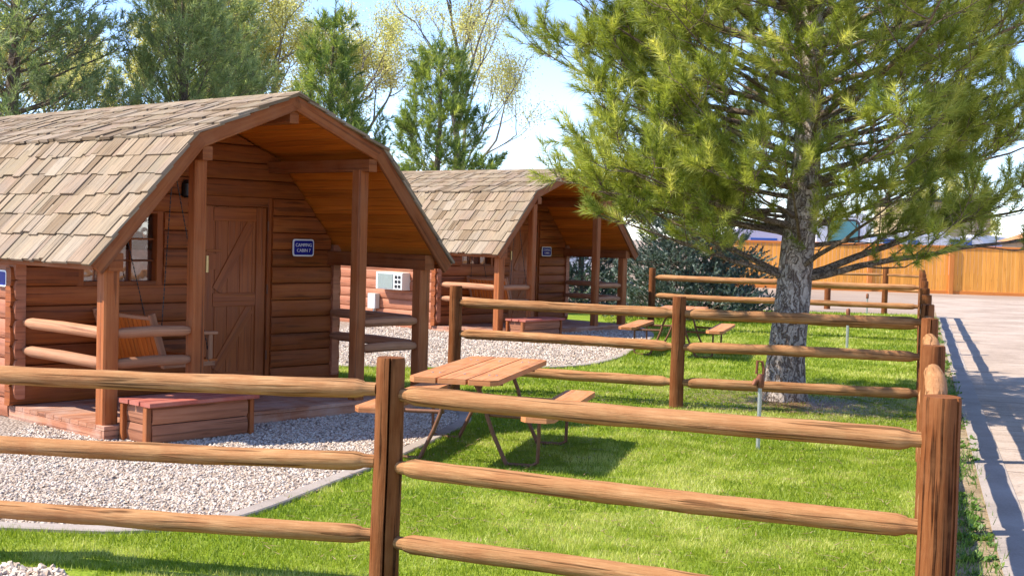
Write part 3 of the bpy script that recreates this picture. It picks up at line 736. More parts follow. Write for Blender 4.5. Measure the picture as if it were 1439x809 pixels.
    # porch lamp
    lp = MB(); lp.block((-.16, DW - .075, 2.12), (-.06, DW - .055, 2.24)); lp.tube([(-.11, DW - .12, 2.08), (-.11, DW - .12, 2.10), (-.11, DW - .12, 2.22), (-.11, DW - .12, 2.26)], [.03, .05, .055, .02], 10); lp.build('porch_lamp', M['dark_metal'], root)
    return root
C1 = ((-2.0255, 12.0606), .8285); C2 = ((1.0844, 23.985), .8465)
cab = make_cabin(); cab.location = (*C1[0], 0); cab.rotation_euler.z = C1[1]
tag(cab, 'near log cabin with shake gambrel roof, open porch and a swing on it', 'cabin', 'small log cabins with shake gambrel roofs')
cab2 = copy_tree(cab); cab2.location = (*C2[0], -.03); cab2.rotation_euler.z = C2[1]
tag(cab2, 'farther log cabin with a white air conditioner on its side wall, half behind the pine', 'cabin')

def cloc(k, u, v, w=0):
    (x, y), t = k; c, s = math.cos(t), math.sin(t); return Vector((x + c * u - s * v, y + s * u + c * v, w))

# air conditioner and meter box on the far cabin's side wall (parts of that cabin)
def on_left_wall(v0, v1, z0, z1, out, back=WC + .09): return (-back - out, v0, z0), (-back, v1, z1)
ac = MB(); lo_, hi_ = (-WC - .30, 2.30, .74), (-WC - .05, 3.0, 1.06); ac.block(lo_, hi_, .012); aco = ac.build('air_conditioner', M['white_plastic'], cab2)
g = MB(); zz = .77
while zz < 1.03: g.block((-WC - .312, 2.54, zz), (-WC - .301, 2.96, zz + .010), .001); zz += .018
g.build('grille', M['grille'], aco)
for i in range(2):
    for j in range(3): g = MB(); g.block((-WC - .309, 2.34 + i * .09, .78 + j * .085), (-WC - .301, 2.40 + i * .09, .835 + j * .085), .001); g.build('control', M['dark_metal'], aco)
eb = MB(); eb.block((-WC - .22, 3.10, .36), (-WC - .10, 3.32, .64), .012); eb.block((-WC - .16, 3.19, -.02), (-WC - .11, 3.23, .36), .006); eb.build('meter_box', M['grey_box'], cab2)

# ------------------------------------------------------------------ signs
def text_mesh(body, size, mat, parent, loc, rx=PI / 2, rz=0, depth=.0015):
    cu = bpy.data.curves.new('lettering', 'FONT'); cu.body = body; cu.size = size; cu.align_x = 'CENTER'; cu.align_y = 'CENTER'; cu.extrude = depth
    tmp = bpy.data.objects.new('lettering', cu); COL.objects.link(tmp); bpy.context.view_layer.update()
    me = bpy.data.meshes.new_from_object(tmp.evaluated_get(bpy.context.evaluated_depsgraph_get())); bpy.data.objects.remove(tmp)
    me.materials.clear(); me.materials.append(mat)
    o = bpy.data.objects.new('lettering', me); COL.objects.link(o); o.parent = parent; o.location = loc; o.rotation_euler = (rx, 0, rz); return o
def rrect(w, h, r, n=5):
    out = []
    for cx, cy, a0 in ((w / 2 - r, -h / 2 + r, -PI / 2), (w / 2 - r, h / 2 - r, 0), (-w / 2 + r, h / 2 - r, PI / 2), (-w / 2 + r, -h / 2 + r, PI)):
        for k in range(n): a = a0 + PI / 2 * k / (n - 1); out.append((cx + r * math.cos(a), cy + r * math.sin(a)))
    return out
def sign(loc, rz, w, h, label, lines):
    o = empty('cabin_sign', loc, rz); tag(o, label, 'sign', 'blue cabin signs')
    b = MB(); b.prism((0, .006, 0), (0, -.006, 0), rrect(w, h, .03), (0, 0, 1), .5); b.build('border', M['white'], o, 30)
    b = MB(); b.prism((0, -.004, 0), (0, -.009, 0), rrect(w - .03, h - .03, .02), (0, 0, 1), .5); b.build('panel', M['blue'], o, 30)
    for t, s, z in lines: text_mesh(t, s, M['white'], o, (0, -.0105, z))
    return o
q = cloc(C1, 1.363, DW - .125, 1.595)
sign(q, C1[1], .285, .185, 'blue cabin sign beside the near cabin door, white border and lettering', [('CAMPING', .05, .028), ('CABIN 7', .05, -.030)])
q = cloc(C2, 1.16, DW - .125, 1.47)
sign(q, C2[1], .285, .185, 'blue cabin sign beside the far cabin door', [('CAMPING', .05, .028), ('CABIN', .05, -.030)])
q = cloc(C1, -WC - .125, 1.80, 1.28)
sign(q, C1[1] - PI / 2, .20, .15, 'blue plate on the near cabin side wall, at the left edge', [])
q = cloc(C2, -WC - .125, 2.40, 1.235)
sign(q, C2[1] - PI / 2, .20, .15, 'blue plate on the far cabin side wall above the air conditioner', [])

# ------------------------------------------------------------------ porch swings and step boxes
def swing(k, label):
    o = empty('porch_swing', cloc(k, 0, 0, 0), k[1]); tag(o, label, 'swing', 'porch swings')
    v0, v1 = .66, 1.56; ub, us = -.95, -.42      # back at ub, seat front at us; faces +u
    zs, zt = .56, .98; lean = .14
    b = MB(); n = 12; wv = (v1 - v0) / n
    for i in range(n): b.box((ub, v0 + wv * (i + .5), zs - .04), (ub - lean, v0 + wv * (i + .5), zt), wv - .014, .02, (1, 0, 0), .004)
    b.build('backrest', M['swing'], o)
    fr = MB(); fr.box((ub - lean + .01, v0 - .03, zt - .02), (ub - lean + .01, v1 + .03, zt - .02), .05, .035); fr.box((ub + .02, v0 - .03, zs), (ub + .02, v1 + .03, zs), .04, .05)
    for v in (v0 - .03, v1 + .03): fr.box((ub + .02, v, zs - .05), (ub - lean, v, zt + .02), .04, .06, (1, 0, 0)); fr.box((ub - .02, v, zs - .03), (us, v, zs - .03), .045, .05); fr.box((us - .05, v, zs - .03), (us - .05, v, zs + .24), .045, .05, (0, 1, 0)); 
    fr.build('frame', M['prail'], o)
    ar = MB()
    for v in (v0 - .03, v1 + .03): ar.box((ub - .09, v, zs + .26), (us + .02, v, zs + .25), .07, .028)
    ar.build('armrest', M['prail'], o)
    s_ = MB(); n = 5; wu = (us - ub) / n
    for i in range(n): s_.box((ub + wu * (i + .5) + .03, v0 - .06, zs), (ub + wu * (i + .5) + .03, v1 + .06, zs), wu - .015, .02)
    s_.build('seat', M['swing'], o)
    for v in (v0 - .03, v1 + .03):
        for u in (ub - .05, us - .05):
            c = MB(); pa = Vector((u, v, zs + .02)); pb = Vector((-.93, v + .12 * (1 if v > 1 else -1) * .5, ZB - .2)); n = 46
            for i in range(n):
                a = pa.lerp(pb, i / n); b2 = pa.lerp(pb, (i + .85) / n); c.tube([a, b2], .0045 if i % 2 else .006, 5)
            c.build('chain', M['dark_metal'], o)
    return o
swing(C1, 'wooden porch swing with bright orange slats on the near cabin porch')
swing(C2, 'wooden slatted swing on the far cabin porch, behind its rails')

def step_box(k, label, dz=0):
    o = empty('step_box', cloc(k, 0, 0, dz), k[1]); tag(o, label, 'box', 'log boxes in front of the porches')
    u0, u1, v0, v1, z0, z1 = -1.72, -.72, -.37, .03, .015, .325
    b = MB(); h = (z1 - z0) / 2
    for i in range(2):
        zc = z0 + h * (i + .5)
        b.prism((u0 + .03, v0 + .035, zc), (u1 - .03, v0 + .035, zc), [(-.035, -h / 2 + .004), (.02, -h / 2 + .004), (.035, -h * .3), (.038, 0), (.035, h * .3), (.02, h / 2 - .004), (-.035, h / 2 - .004)], (0, 0, 1))
        b.prism((u0 + .035, v1, zc), (u0 + .035, v0 + .075, zc), [(-.03, -h / 2 + .004), (.02, -h / 2 + .004), (.034, 0), (.02, h / 2 - .004), (-.03, h / 2 - .004)], (0, 0, 1))
        b.prism((u1 - .035, v0 + .075, zc), (u1 - .035, v1, zc), [(-.03, -h / 2 + .004), (.02, -h / 2 + .004), (.034, 0), (.02, h / 2 - .004), (-.03, h / 2 - .004)], (0, 0, 1))
    b.build('side_board', M['boxlog'], o)
    for u in (u0 - .01, u1 + .01):
        c = MB(); c.block((u - .022, v0 - .01, z0 - .02), (u + .022, v0 + .05, z1)); c.build('corner_post', M['post'], o)
        c = MB(); c.block((u - .022, v1 - .05, z0 - .02), (u + .022, v1, z1)); c.build('corner_post', M['post'], o)
    l_ = MB(); n = 3; w_ = (v1 - v0 + .10) / n
    for i in range(n): l_.block((u0 - .04, v0 - .07 + w_ * i, z1 + .002), (u1 + .04, v0 - .09 + w_ * (i + 1) - .004, z1 + .037))
    l_.build('lid', M['lid'], o)
    return o
step_box(C1, 'low log step box with red lid before the near cabin porch')
step_box(C2, 'low log step box with red lid before the far cabin porch', -.03)

# ------------------------------------------------------------------ picnic tables
def picnic(label):
    o = empty('picnic_table'); tag(o, label, 'picnic table', 'picnic tables on the lawn')
    L = .92; W = .70; z = .70
    def plank(mb, u, w, zt, L_, th=.042, cut=(0, 0)):
        a = w / 2; cl, cr = cut
        pts = [(-a + cl, -L_), (a - cr, -L_), (a, -L_ + cr * 1.2), (a, L_ - cr * 1.2), (a - cr, L_), (-a + cl, L_), (-a, L_ - cl * 1.2), (-a, -L_ + cl * 1.2)]
        vs = [(u + x, y, zt) for x, y in pts] + [(u + x, y, zt - th) for x, y in pts]; n = 8
        fs = [list(range(n)), list(range(2 * n - 1, n - 1, -1))]; us = [[(y, x) for x, y in pts], [(y, x) for x, y in pts[::-1]]]
        for i in range(n):
            k = (i + 1) % n; fs.append([i, n + i, n + k, k]); us.append([(pts[i][1], 0), (pts[i][1], th), (pts[k][1] + pts[k][0], th), (pts[k][1] + pts[k][0], 0)])
        mb.add(vs, fs, us, random.random())
    pw = (W - .03) / 3
    for i in range(3):
        t = MB(); plank(t, -W / 2 + pw * (i + .5) + .015 * i, pw, z + random.uniform(0, .002), L, .042, (.05 if i == 0 else .004, .05 if i == 2 else .004))
        t.build('top_plank', M['table'], o, 0)
    for sx in (-1, 1):
        t = MB(); plank(t, sx * .66, .26, .445, L, .042, (.05, .05)); t.build('bench', M['table'], o, 0)
    for v in (-.56, .56):
        f = MB(); r = .0165
        for sx in (-1, 1):
            f.tube([(sx * .07, v, .655), (sx * .13, v, .56), (sx * .17, v, .46), (sx * .19, v, .38), (sx * .24, v, .25), (sx * .36, v, .0)], r, 10)
            f.tube([(sx * .17, v + .03, .39), (sx * .45, v + .03, .385), (sx * .74, v + .03, .385)], r, 10)
            f.tube([(sx * .60, v + .03, .40), (sx * .60, v + .03, .2), (sx * .595, v + .03, .04), (sx * .55, v + .03, .012), (sx * .36, v + .02, .012)], r * .9, 10)
        f.tube([(-.31, v, .640), (.31, v, .640)], r, 8)
        f.build('leg_frame', M['rust'], o)
    for v in (-.56, .56):
        for u in (-.26, -.20, .0, .20, .26):
            f = MB(); f.tube([(u, v, .700), (u, v, .7055)], .010, 8); f.build('bolt', M['steel'], o)
    s_ = MB()
    for sx in (-1, 1): s_.tube([(sx * .12, -.56, .60), (sx * .02, 0, .64), (sx * .02, .05, .64)], .013, 8); s_.tube([(sx * .12, .56, .60), (sx * .02, 0, .64), (sx * .02, -.05, .64)], .013, 8)
    s_.build('brace', M['rust'], o)
    return o
pt = picnic('nearer picnic table with orange planks, beside the near gravel bed')
pt.location = (-.2198, 10.7082, .006); pt.rotation_euler.z = -.2376
pt2 = copy_tree(pt); pt2.location = (2.62, 20.35, .006); pt2.rotation_euler.z = -.27
tag(pt2, 'farther picnic table beside the blue spruce, partly hidden by fence rails', 'picnic table')

# ------------------------------------------------------------------ water hydrant and standpipes
o = empty('water_hydrant', (2.166, 11.233, 0)); tag(o, 'yard water hydrant on a grey pipe with brown head', 'hydrant')
m = MB(); m.tube([(0, 0, -.03), (0, 0, .58)], .018, 10); m.build('pipe', M['steel'], o)
m = MB(); m.tube([(0, 0, .54), (0, 0, .57), (0, 0, .63), (0, 0, .66)], [.03, .036, .036, .026], 10); m.tube([(0, 0, .61), (-.045, -.02, .60), (-.062, -.025, .565)], [.024, .024, .021], 10); m.build('head', M['iron'], o)
m = MB(); m.tube([(.02, 0, .60), (.026, 0, .70), (.012, 0, .765), (-.03, 0, .775), (-.035, 0, .66)], [.012, .013, .013, .013, .012], 8); m.build('lever', M['iron'], o)
for x, y, h, lab in ((5.744, 22.232, .66, 'thin grey standpipe on the lawn right of the pine trunk, nearer of two'), (9.05, 33.2, .50, 'thin grey standpipe at the far lawn edge, farther of two')):
    o = empty('standpipe', (x, y, 0)); tag(o, lab, 'standpipe', 'standpipes on the lawn')
    m = MB(); m.tube([(0, 0, -.03), (0, 0, h)], .024, 8); m.build('pipe', M['steel'], o); m = MB(); m.tube([(0, 0, h - .1), (0, 0, h - .08), (0, 0, h + .01), (0, 0, h + .03)], [.03, .036, .036, .02], 8); m.build('cap', M['iron'], o)

# ------------------------------------------------------------------ trees
def rvec(rg): return Vector((rg.uniform(-1, 1), rg.uniform(-1, 1), rg.uniform(-1, 1)))
def needles(P, D, nn, nl, wd, shoot, a0=.35, a1=1.15):
    P = np.array(P); D = np.array(D); D = D / np.linalg.norm(D, axis=1)[:, None]; n = len(P)
    ref = np.where(np.abs(D[:, 2:3]) > .9, np.array([[1., 0, 0]]), np.array([[0, 0, 1.]]))
    S = np.cross(D, ref); S /= np.linalg.norm(S, axis=1)[:, None]; U = np.cross(S, D)
    P = np.repeat(P, nn, 0); D2 = np.repeat(D, nn, 0); S = np.repeat(S, nn, 0); U = np.repeat(U, nn, 0); k = n * nn
    t = RNG.random(k); ph = RNG.uniform(0, 2 * PI, k); al = RNG.uniform(a0, a1, k) * (1.1 - .35 * t)
    dr = D2 * np.cos(al)[:, None] + (S * np.cos(ph)[:, None] + U * np.sin(ph)[:, None]) * np.sin(al)[:, None]
    sh = np.repeat(RNG.uniform(.7, 1.3, n) * shoot, nn); L = nl * RNG.uniform(.75, 1.2, k)
    b = P + D2 * (t * sh)[:, None]; tip = b + dr * L[:, None]; tip[:, 2] -= L * .06
    wv = np.cross(dr, RNG.normal(0, 1, (k, 3))); wv /= np.linalg.norm(wv, axis=1)[:, None]; wv *= wd / 2
    tone = np.repeat(RNG.normal(.42, .2, n), nn) + RNG.normal(0, .12, k)
    return np.stack([b - wv, b + wv, tip], 1), np.clip(tone, 0, 1)

def branch(start, az, el, L, rg, curve=.25, n=9, kink=.10):
    pts = [Vector(start)]; a = az; e = el
    for i in range(n):
        t = i / n; e2 = e + curve * t * t * 2 + rg.uniform(-kink, kink); a += rg.uniform(-kink, kink)
        pts.append(pts[-1] + Vector((math.cos(a) * math.cos(e2), math.sin(a) * math.cos(e2), math.sin(e2))) * (L / n))
    return pts
def along(pts, t):
    f = t * (len(pts) - 1); i = min(int(f), len(pts) - 2); return pts[i].lerp(pts[i + 1], f - i), (pts[i + 1] - pts[i]).normalized()

def pine(loc, label, seed, H, tr, levels, mats, needle, group=None, lean=(0, 0), limb_r=.03, twig=.34, sub=.27, upb=.35, name='pine_tree', lims=(), cat='tree', flare=1.0, sub0=.22, clump=0, lims2=()):
    """levels: (z, count, length, elevation, curve)"""
    rg = random.Random(seed); root = empty(name, loc); tag(root, label, cat, group)
    n = 30; pts = []; rad = []
    for i in range(n + 1):
        t = i / n; z = H * t; pts.append(Vector((lean[0] * z + .04 * math.sin(z * 1.1 + seed), lean[1] * z + .03 * math.sin(z * .9), z - .05)))
        rad.append(max(.012, tr * (1 - t) ** .8 * (1 + flare * .35 * math.exp(-z / .22))))
    tk = MB(); tk.tube(pts, rad, 26, .5, .05); tk.build('trunk', mats[0], root, 80)
    def axis(z):
        f = max(0, min(.999, z / H)) * n; i = int(f); return pts[i].lerp(pts[i + 1], f - i), rad[i]
    TP = []; TD = []; br = MB()
    def do_branch(p, az, el, L, cv, r0, mb, foliage=1.0):
        b = branch(p, az, el, L, rg, cv); m = len(b)
        mb.tube(b, [max(.005, r0 * (1 - .9 * i / (m - 1))) for i in range(m)], 7)
        s = sub0 * L if L > .8 else .15; sd = 1
        while s < L:
            t = s / L; q, d = along(b, t); sd = -sd
            l2 = (L * (1 - t) * .55 + twig * .8) * rg.uniform(.7, 1.2)
            h = math.atan2(d.y, d.x) + sd * rg.uniform(.6, 1.15); e2 = math.asin(max(-1, min(1, d.z))) * .5 + rg.uniform(-.15, .45) * 1.0
            c = branch(q, h, e2, l2, rg, upb, 4, .12)
            mb.tube(c, [max(.0035, r0 * .3 * (1 - t * .5) * (1 - .8 * i / 4)) for i in range(5)], 5)
            s3 = .25 * l2; sd3 = 1
            while s3 < l2:
                t3 = s3 / l2; q3, d3 = along(c, t3); sd3 = -sd3
                h3 = math.atan2(d3.y, d3.x) + sd3 * rg.uniform(.4, 1.1); l3 = twig * rg.uniform(.45, 1.0) * (1 - .4 * t3); e3 = rg.uniform(-.1, .8)
                dd = Vector((math.cos(h3) * math.cos(e3), math.sin(h3) * math.cos(e3), math.sin(e3)))
                if l3 > .1: mb.tube([q3, q3 + dd * l3], [.0045, .003], 4)
                if rg.random() < foliage: TP.append(tuple(q3 + dd * l3 * .55)); TD.append(tuple(dd + Vector((0, 0, .45))))
                s3 += sub * .55 * rg.uniform(.7, 1.3)
            q3, d3 = along(c, .93); TP.append(tuple(q3)); TD.append(tuple(d3 + Vector((0, 0, .3))))
            for _k in range(clump):
                q4, d4 = along(c, rg.uniform(.55, .98)); v4 = (d4 + rvec(rg) * .9 + Vector((0, 0, .55))).normalized(); l4 = rg.uniform(.08, .26)
                mb.tube([q4, q4 + v4 * l4], [.0045, .003], 4); TP.append(tuple(q4 + v4 * l4 * .6)); TD.append(tuple(v4))
            s += sub * rg.uniform(.7, 1.3)
        q, d = along(b, .97); TP.append(tuple(q)); TD.append(tuple(d + Vector((0, 0, .4))))
    for (z, az, el, L, cv, r0) in lims:
        p, _ = axis(z); lm = MB(); do_branch(p, az, el, L, cv, r0, lm); lm.build('limb', mats[1], root, 60)
    a0 = rg.uniform(0, 6)
    for (z, cnt, L, el, cv) in levels:
        for k in range(cnt):
            az = a0 + 2 * PI * k / cnt + rg.uniform(-.35, .35); zz = z + rg.uniform(-.12, .12); p, rr = axis(zz); LL = L * rg.uniform(.75, 1.12)
            do_branch(p, az, el + rg.uniform(-.12, .15), LL, cv, max(.01, limb_r * LL / 3.0), br)
        a0 += 1.1
    for (z, az, el, L, cv, r0) in lims2:
        p, _ = axis(z); lm = MB(); do_branch(p, az, el, L, cv, r0, lm); lm.build('limb', mats[1], root, 60)
    TP.append(tuple(pts[-1])); TD.append((0, 0, 1))
    br.build('branches', mats[1], root, 60)
    nn, nl, wd, sh = needle
    co, rn = needles(TP, TD, nn, nl, wd, sh)
    tri_mesh('foliage', co, 3, mats[2], root, rn)
    return root

BB = (M['bark'], M['bark_limb'], M['needle_big'])
lv = []
for z, c, L, e, cv in ((1.8, 4, 2.2, .24, .10), (2.1, 6, 2.6, .18, .14), (2.45, 7, 2.75, .20, .16), (2.85, 7, 2.95, .25, .2), (3.25, 7, 3.35, .26, .2), (3.65, 7, 3.65, .27, .2), (4.0, 8, 3.65, .28, .22), (4.4, 8, 3.4, .32, .26), (5.1, 5, 2.6, .42, .3), (5.7, 5, 2.2, .5, .3), (6.3, 5, 1.7, .55, .3), (6.9, 5, 1.2, .6, .3), (7.4, 4, .8, .8, .2)): lv.append((z, c, L, e, cv))
LIMS2 = [(2.2, 3.30, .06, 2.75, .10, .032), (2.45, 3.62, .10, 2.7, .12, .032), (2.35, 2.9, .10, 2.7, .12, .032), (2.95, 2.95, .30, 3.0, .2, .036), (3.2, 3.4, .30, 3.1, .2, .036), (2.65, 3.2, .26, 2.75, .2, .034), (3.5, 3.1, .30, 3.15, .2, .034), (2.3, -.25, .22, 2.9, .14, .034), (2.6, .25, .24, 3.0, .16, .034), (2.95, -.05, .24, 3.1, .16, .034)]
LIMS = [(1.42, -.30, .22, 3.3, .02, .045), (1.44, .12, .30, 3.4, -.02, .05), (1.52, -1.2, .5, 1.9, -.05, .035), (1.46, 2.75, .38, 2.3, -.05, .04), (1.40, 3.35, .28, 2.4, .0, .035), (1.95, 2.9, .14, 2.7, .12, .045), (2.0, 3.6, .14, 2.6, .12, .045)]
pine((3.15, 14.75, 0), 'large long needled pine standing in front of the orange board fence', 11, 8.0, .225, lv, BB, (104, .135, .0066, .25), 'pine trees', (.032, 0), .036, .36, .33, .5, lims=LIMS, flare=.9, clump=4, lims2=LIMS2)

def cone_levels(H, z0, R, step, e0=.1, e1=.7, cnt=6, cv=.2, pw=.85):
    out = []; z = z0
    while z < H - .25:
        t = (z - z0) / (H - z0); out.append((z, cnt, max(.35, R * (1 - t) ** pw), e0 + (e1 - e0) * t, cv)); z += step
    return out
pine((-2.02, 34, 0), 'upright young pine with dense needle tufts between the two cabin roofs', 21, 6.75, .14, cone_levels(6.6, .9, 2.35, .46, .2, .9, 6, .35, .75), (M['bark_limb'], M['bark_limb'], M['needle_fresh']), (40, .20, .019, .32), 'pine trees', (0, 0), .03, .4, .46, .6, clump=2)
pine((-4.15, 29.5, 0), 'slim dark pine rising behind the near cabin roof peak', 31, 6.75, .13, cone_levels(6.6, .9, 1.8, .46, .3, 1.0, 6, .35), (M['bark_limb'], M['bark_limb'], M['needle_fresh']), (40, .19, .018, .30), 'pine trees', (0, 0), .03, .4, .46, .6, clump=2)
pine((-8.5, 33.3, 0), 'broad grey green pine with upswept branches behind the near cabin roof', 41, 8.0, .2, cone_levels(7.85, 1.6, 3.05, .42, .5, 1.05, 7, .25, .55), (M['bark_limb'], M['bark_limb'], M['needle_mid']), (30, .19, .017, .34), 'pine trees', (0, 0), .035, .5, .46, .55, clump=1)
pine((-12.1, 31.5, 0), 'dark dense pine at the upper left corner behind the cabin', 51, 10.8, .24, cone_levels(10.6, 1.8, 4.1, .52, .1, .7, 7, .2, .6), (M['bark_limb'], M['bark_limb'], M['needle_dark']), (30, .19, .020, .36), 'pine trees', (0, 0), .04, .5, .46, .5, clump=1)
pine((-9.1, 40.5, 0), 'pine partly hidden behind the broad grey green pine', 52, 9.6, .2, cone_levels(9.4, 1.4, 2.9, .55, .1, .7, 6, .2, .6), (M['bark_limb'], M['bark_limb'], M['needle_mid']), (24, .2, .028, .36), 'pine trees', (0, 0), .035, .4, .38, .45)
# blue spruce: flat drooping layers
sl = [(z, 9, max(.3, 2.25 * (1 - z / 3.7) ** .8), -.12 + .15 * z / 3.7, .12) for z in np.arange(.12, 3.5, .22)]
sl2 = [(z, 8, max(.3, 1.7 * (1 - z / 3.4) ** .8), -.1 + .15 * z / 3.4, .12) for z in np.arange(.1, 3.1, .22)]
pine((1.75, 34.0, 0), 'smaller blue spruce seen through the far cabin porch', 63, 3.4, .10, sl2, (M['bark_limb'], M['bark_limb'], M['spruce']), (30, .06, .026, .22), None, (0, 0), .02, .26, .24, .15, name='spruce_tree', sub0=.12)
pine((4.05, 29.6, 0), 'low wide blue spruce behind the farther picnic table', 61, 3.75, .12, sl, (M['bark_limb'], M['bark_limb'], M['spruce']), (34, .06, .024, .22), None, (0, 0), .02, .26, .22, .15, name='spruce_tree', sub0=.12)

def leafy(loc, label, seed, H, tr, leaf, nleaf, spread=.5, group='tall spring cottonwoods', first=.25, depth=6, mat=None):
    rg = random.Random(seed); root = empty('cottonwood_tree', loc); tag(root, label, 'tree', group)
    tk = MB(); br = MB(); tips = []
    def grow(p, d, L, r, lev):
        n = 5; pts = [p]; dd = d.copy()
        for i in range(n):
            dd = (dd + rvec(rg) * .13 + Vector((0, 0, .05))).normalized(); pts.append(pts[-1] + dd * (L / n))
        (tk if lev == 0 else br).tube(pts, [max(.006, r * (1 - .45 * i / n)) for i in range(n + 1)], 8 if lev < 2 else 5)
        if lev >= depth - 2:
            for i in range(2, n + 1): tips.append(pts[i])
        if lev >= depth: return
        kids = rg.choice((2, 3, 3)) if lev < depth - 1 else 3
        for k in range(kids):
            t = rg.uniform(.45, 1.0) if k else 1.0; q, _ = along(pts, t)
            nd = (dd + rvec(rg) * spread * (1 + .15 * lev) + Vector((0, 0, .12))).normalized()
            grow(q, nd, L * rg.uniform(.62, .85), r * (.62 if k == 0 else .48), lev + 1)
    grow(Vector((0, 0, -.05)), Vector((rg.uniform(-.1, .1), rg.uniform(-.1, .1), 1)).normalized(), H * first, tr, 0)
    tk.build('trunk', M['bark_grey'], root, 60); br.build('branches', M['bark_grey'], root, 60)
    T = np.array([tuple(t) for t in tips]); k = nleaf; idx = RNG.integers(0, len(T), k); c = T[idx] + RNG.normal(0, .17, (k, 3))
    a = RNG.normal(0, 1, (k, 3)); a /= np.linalg.norm(a, axis=1)[:, None]; b = np.cross(a, RNG.normal(0, 1, (k, 3))); b /= np.linalg.norm(b, axis=1)[:, None]
    s = leaf * RNG.uniform(.6, 1.3, k)[:, None]
    co = np.stack([c - a * s * .5, c + b * s * .3, c + a * s * .5, c - b * s * .3], 1)
    tone = np.clip(.45 + .25 * np.sin(T[idx][:, 0] * 2) * np.cos(T[idx][:, 2] * 1.7) + RNG.normal(0, .15, k), 0, 1)
    tri_mesh('foliage', co, 4, mat or M['leaf_spring'], root, tone)
    return root
leafy((-2.6, 43, 0), 'tall sparse cottonwood behind the upright young pine, nearest the open sky', 5, 13.5, .26, .065, 22000, .5)
leafy((-5.2, 45, 0), 'tall yellow green cottonwood behind the slim dark pine', 9, 14, .28, .075, 34000, .5)
leafy((-9.4, 44, 0), 'tall yellow green cottonwood between the slim pine and the broad grey green pine', 14, 14, .28, .08, 50000, .55)
leafy((-13.6, 45, 0), 'tall yellow green cottonwood behind the broad grey green pine', 19, 14, .28, .08, 50000, .55)
leafy((-18.5, 47, 0), 'tall yellow green cottonwood farthest left behind the dark dense pine', 23, 13, .28, .09, 42000, .55)

# ------------------------------------------------------------------ far side: orange board fence, vehicles, buildings
o = empty('board_fence', (17, 48.4, 0), -.16); tag(o, 'orange cedar board privacy fence across the far end of the road', 'fence')
x = -9.5; pn = 0; xs = []
while x < 13: xs.append(x); x += 2.93
for i, x in enumerate(xs):
    p = MB(); p.box((x, -.03, -.03), (x, -.03, 1.84), .17, .12, (0, 1, 0), .01); p.build('post', M['orange_dark'], o)
    if i < len(xs) - 1:
        b = MB(); xx = x + .09; x1 = xs[i + 1] - .09; n = 19; bw = (x1 - xx) / n
        for k in range(n): b.box((xx + bw * (k + .5), .02, .12), (xx + bw * (k + .5), .02, 1.72), bw - .006, .02, (0, 1, 0), .003)
        b.build('panel', M['orange'], o)
        c = MB(); c.block((xx, -.02, 1.72), (x1, .06, 1.80)); c.build('cap_rail', M['orange_dark'], o); c = MB(); c.block((xx, -.02, -.02), (x1, .06, .12)); c.build('base_board', M['orange_dark'], o)

def shell(name, prof, w, mat, parent, x0=0.0):
    """side profile (y along length, z) extruded along x by w"""
    m = MB(); m.prism((x0 - w / 2, 0, 0), (x0 + w / 2, 0, 0), [(-a, b) for a, b in prof][::-1], (0, 0, 1), .5); return m.build(name, mat, parent, 30)
def front_prof(w, h, z0, r): return [(x, z + z0 + h / 2) for x, z in rrect(w, h, r, 6)]
# motorhome facing us with a teal windscreen
o = empty('motorhome', (13.4, 53.5, 0)); tag(o, 'white motorhome facing the road with a teal windscreen, right of the pine trunk', 'motorhome')
m = MB(); m.prism((0, 5.5, 0), (0, -.2, 0), front_prof(2.35, 2.55, .45, .35), (0, 0, 1), .5); m.prism((0, -.2, 0), (0, -.45, 0), front_prof(2.2, 2.4, .5, .4), (0, 0, 1), .5); m.build('body', M['rv_white'], o, 40)
m = MB(); m.prism((0, -.44, 0), (0, -.47, 0), front_prof(1.15, 1.05, 1.62, .22), (0, 0, 1), .5); ws = m.build('windscreen', M['teal'], o, 40)
m = MB(); fp = rrect(1.32, 1.22, .26, 6)
m.prism((0, -.435, 2.145), (0, -.455, 2.145), fp, (0, 0, 1), .5); m.build('surround', M['dark_paint'], ws, 40)
for sx in (-1, 1):
    m = MB(); m.tube([(sx * .95, 1.0, .45), (sx * 1.15, 1.0, .45)], .42, 18); m.build('wheel', M['dark_paint'], o)
    m = MB(); m.tube([(sx * .95, 4.2, .45), (sx * 1.15, 4.2, .45)], .42, 18); m.build('wheel', M['dark_paint'], o)
# low white trailers
def trailer(loc, label, L, h, z0, body, win, wins, slope=0.0, rz=0, name='travel_trailer', wh=True):
    o = empty(name, loc, rz); tag(o, label, 'trailer', 'trailers behind the orange fence')
    m = MB(); pr = [(-L / 2, z0), (L / 2, z0), (L / 2, z0 + h * (1 - slope)), (L / 2 - .25, z0 + h * (1 - slope) + .08), (-L / 2 + L * .45, z0 + h), (-L / 2 + .2, z0 + h), (-L / 2, z0 + h - .2)]
    m.prism((0, 2.3, 0), (0, 0, 0), [(a, b) for a, b in pr], (0, 0, 1), .5); m.build('body', body, o, 30)
    for x0, x1, a, b in wins:
        m = MB(); m.block((x0, -.02, a), (x1, .005, b)); m.build('window', win, o)
    for sx in ((-.5, .3) if wh else ()):
        m = MB(); m.tube([(sx, -.02, .38), (sx, .2, .38)], .36, 16); m.build('wheel', M['dark_paint'], o)
    return o
trailer((16.1, 53, 0), 'white trailer with a sloping roof and blue windows, right of the motorhome', 3.3, 1.75, .6, M['rv_white'], M['blue_glass'], [(-1.1, -.45, 1.72, 2.0), (-.1, .35, 1.72, 1.98)], .22)
trailer((18.6, 54, 0), 'small blue and white trailer beside the tan building', 1.7, 1.55, .6, M['rv_white'], M['blue_glass'], [(-.65, .35, 1.55, 2.05)], .05)
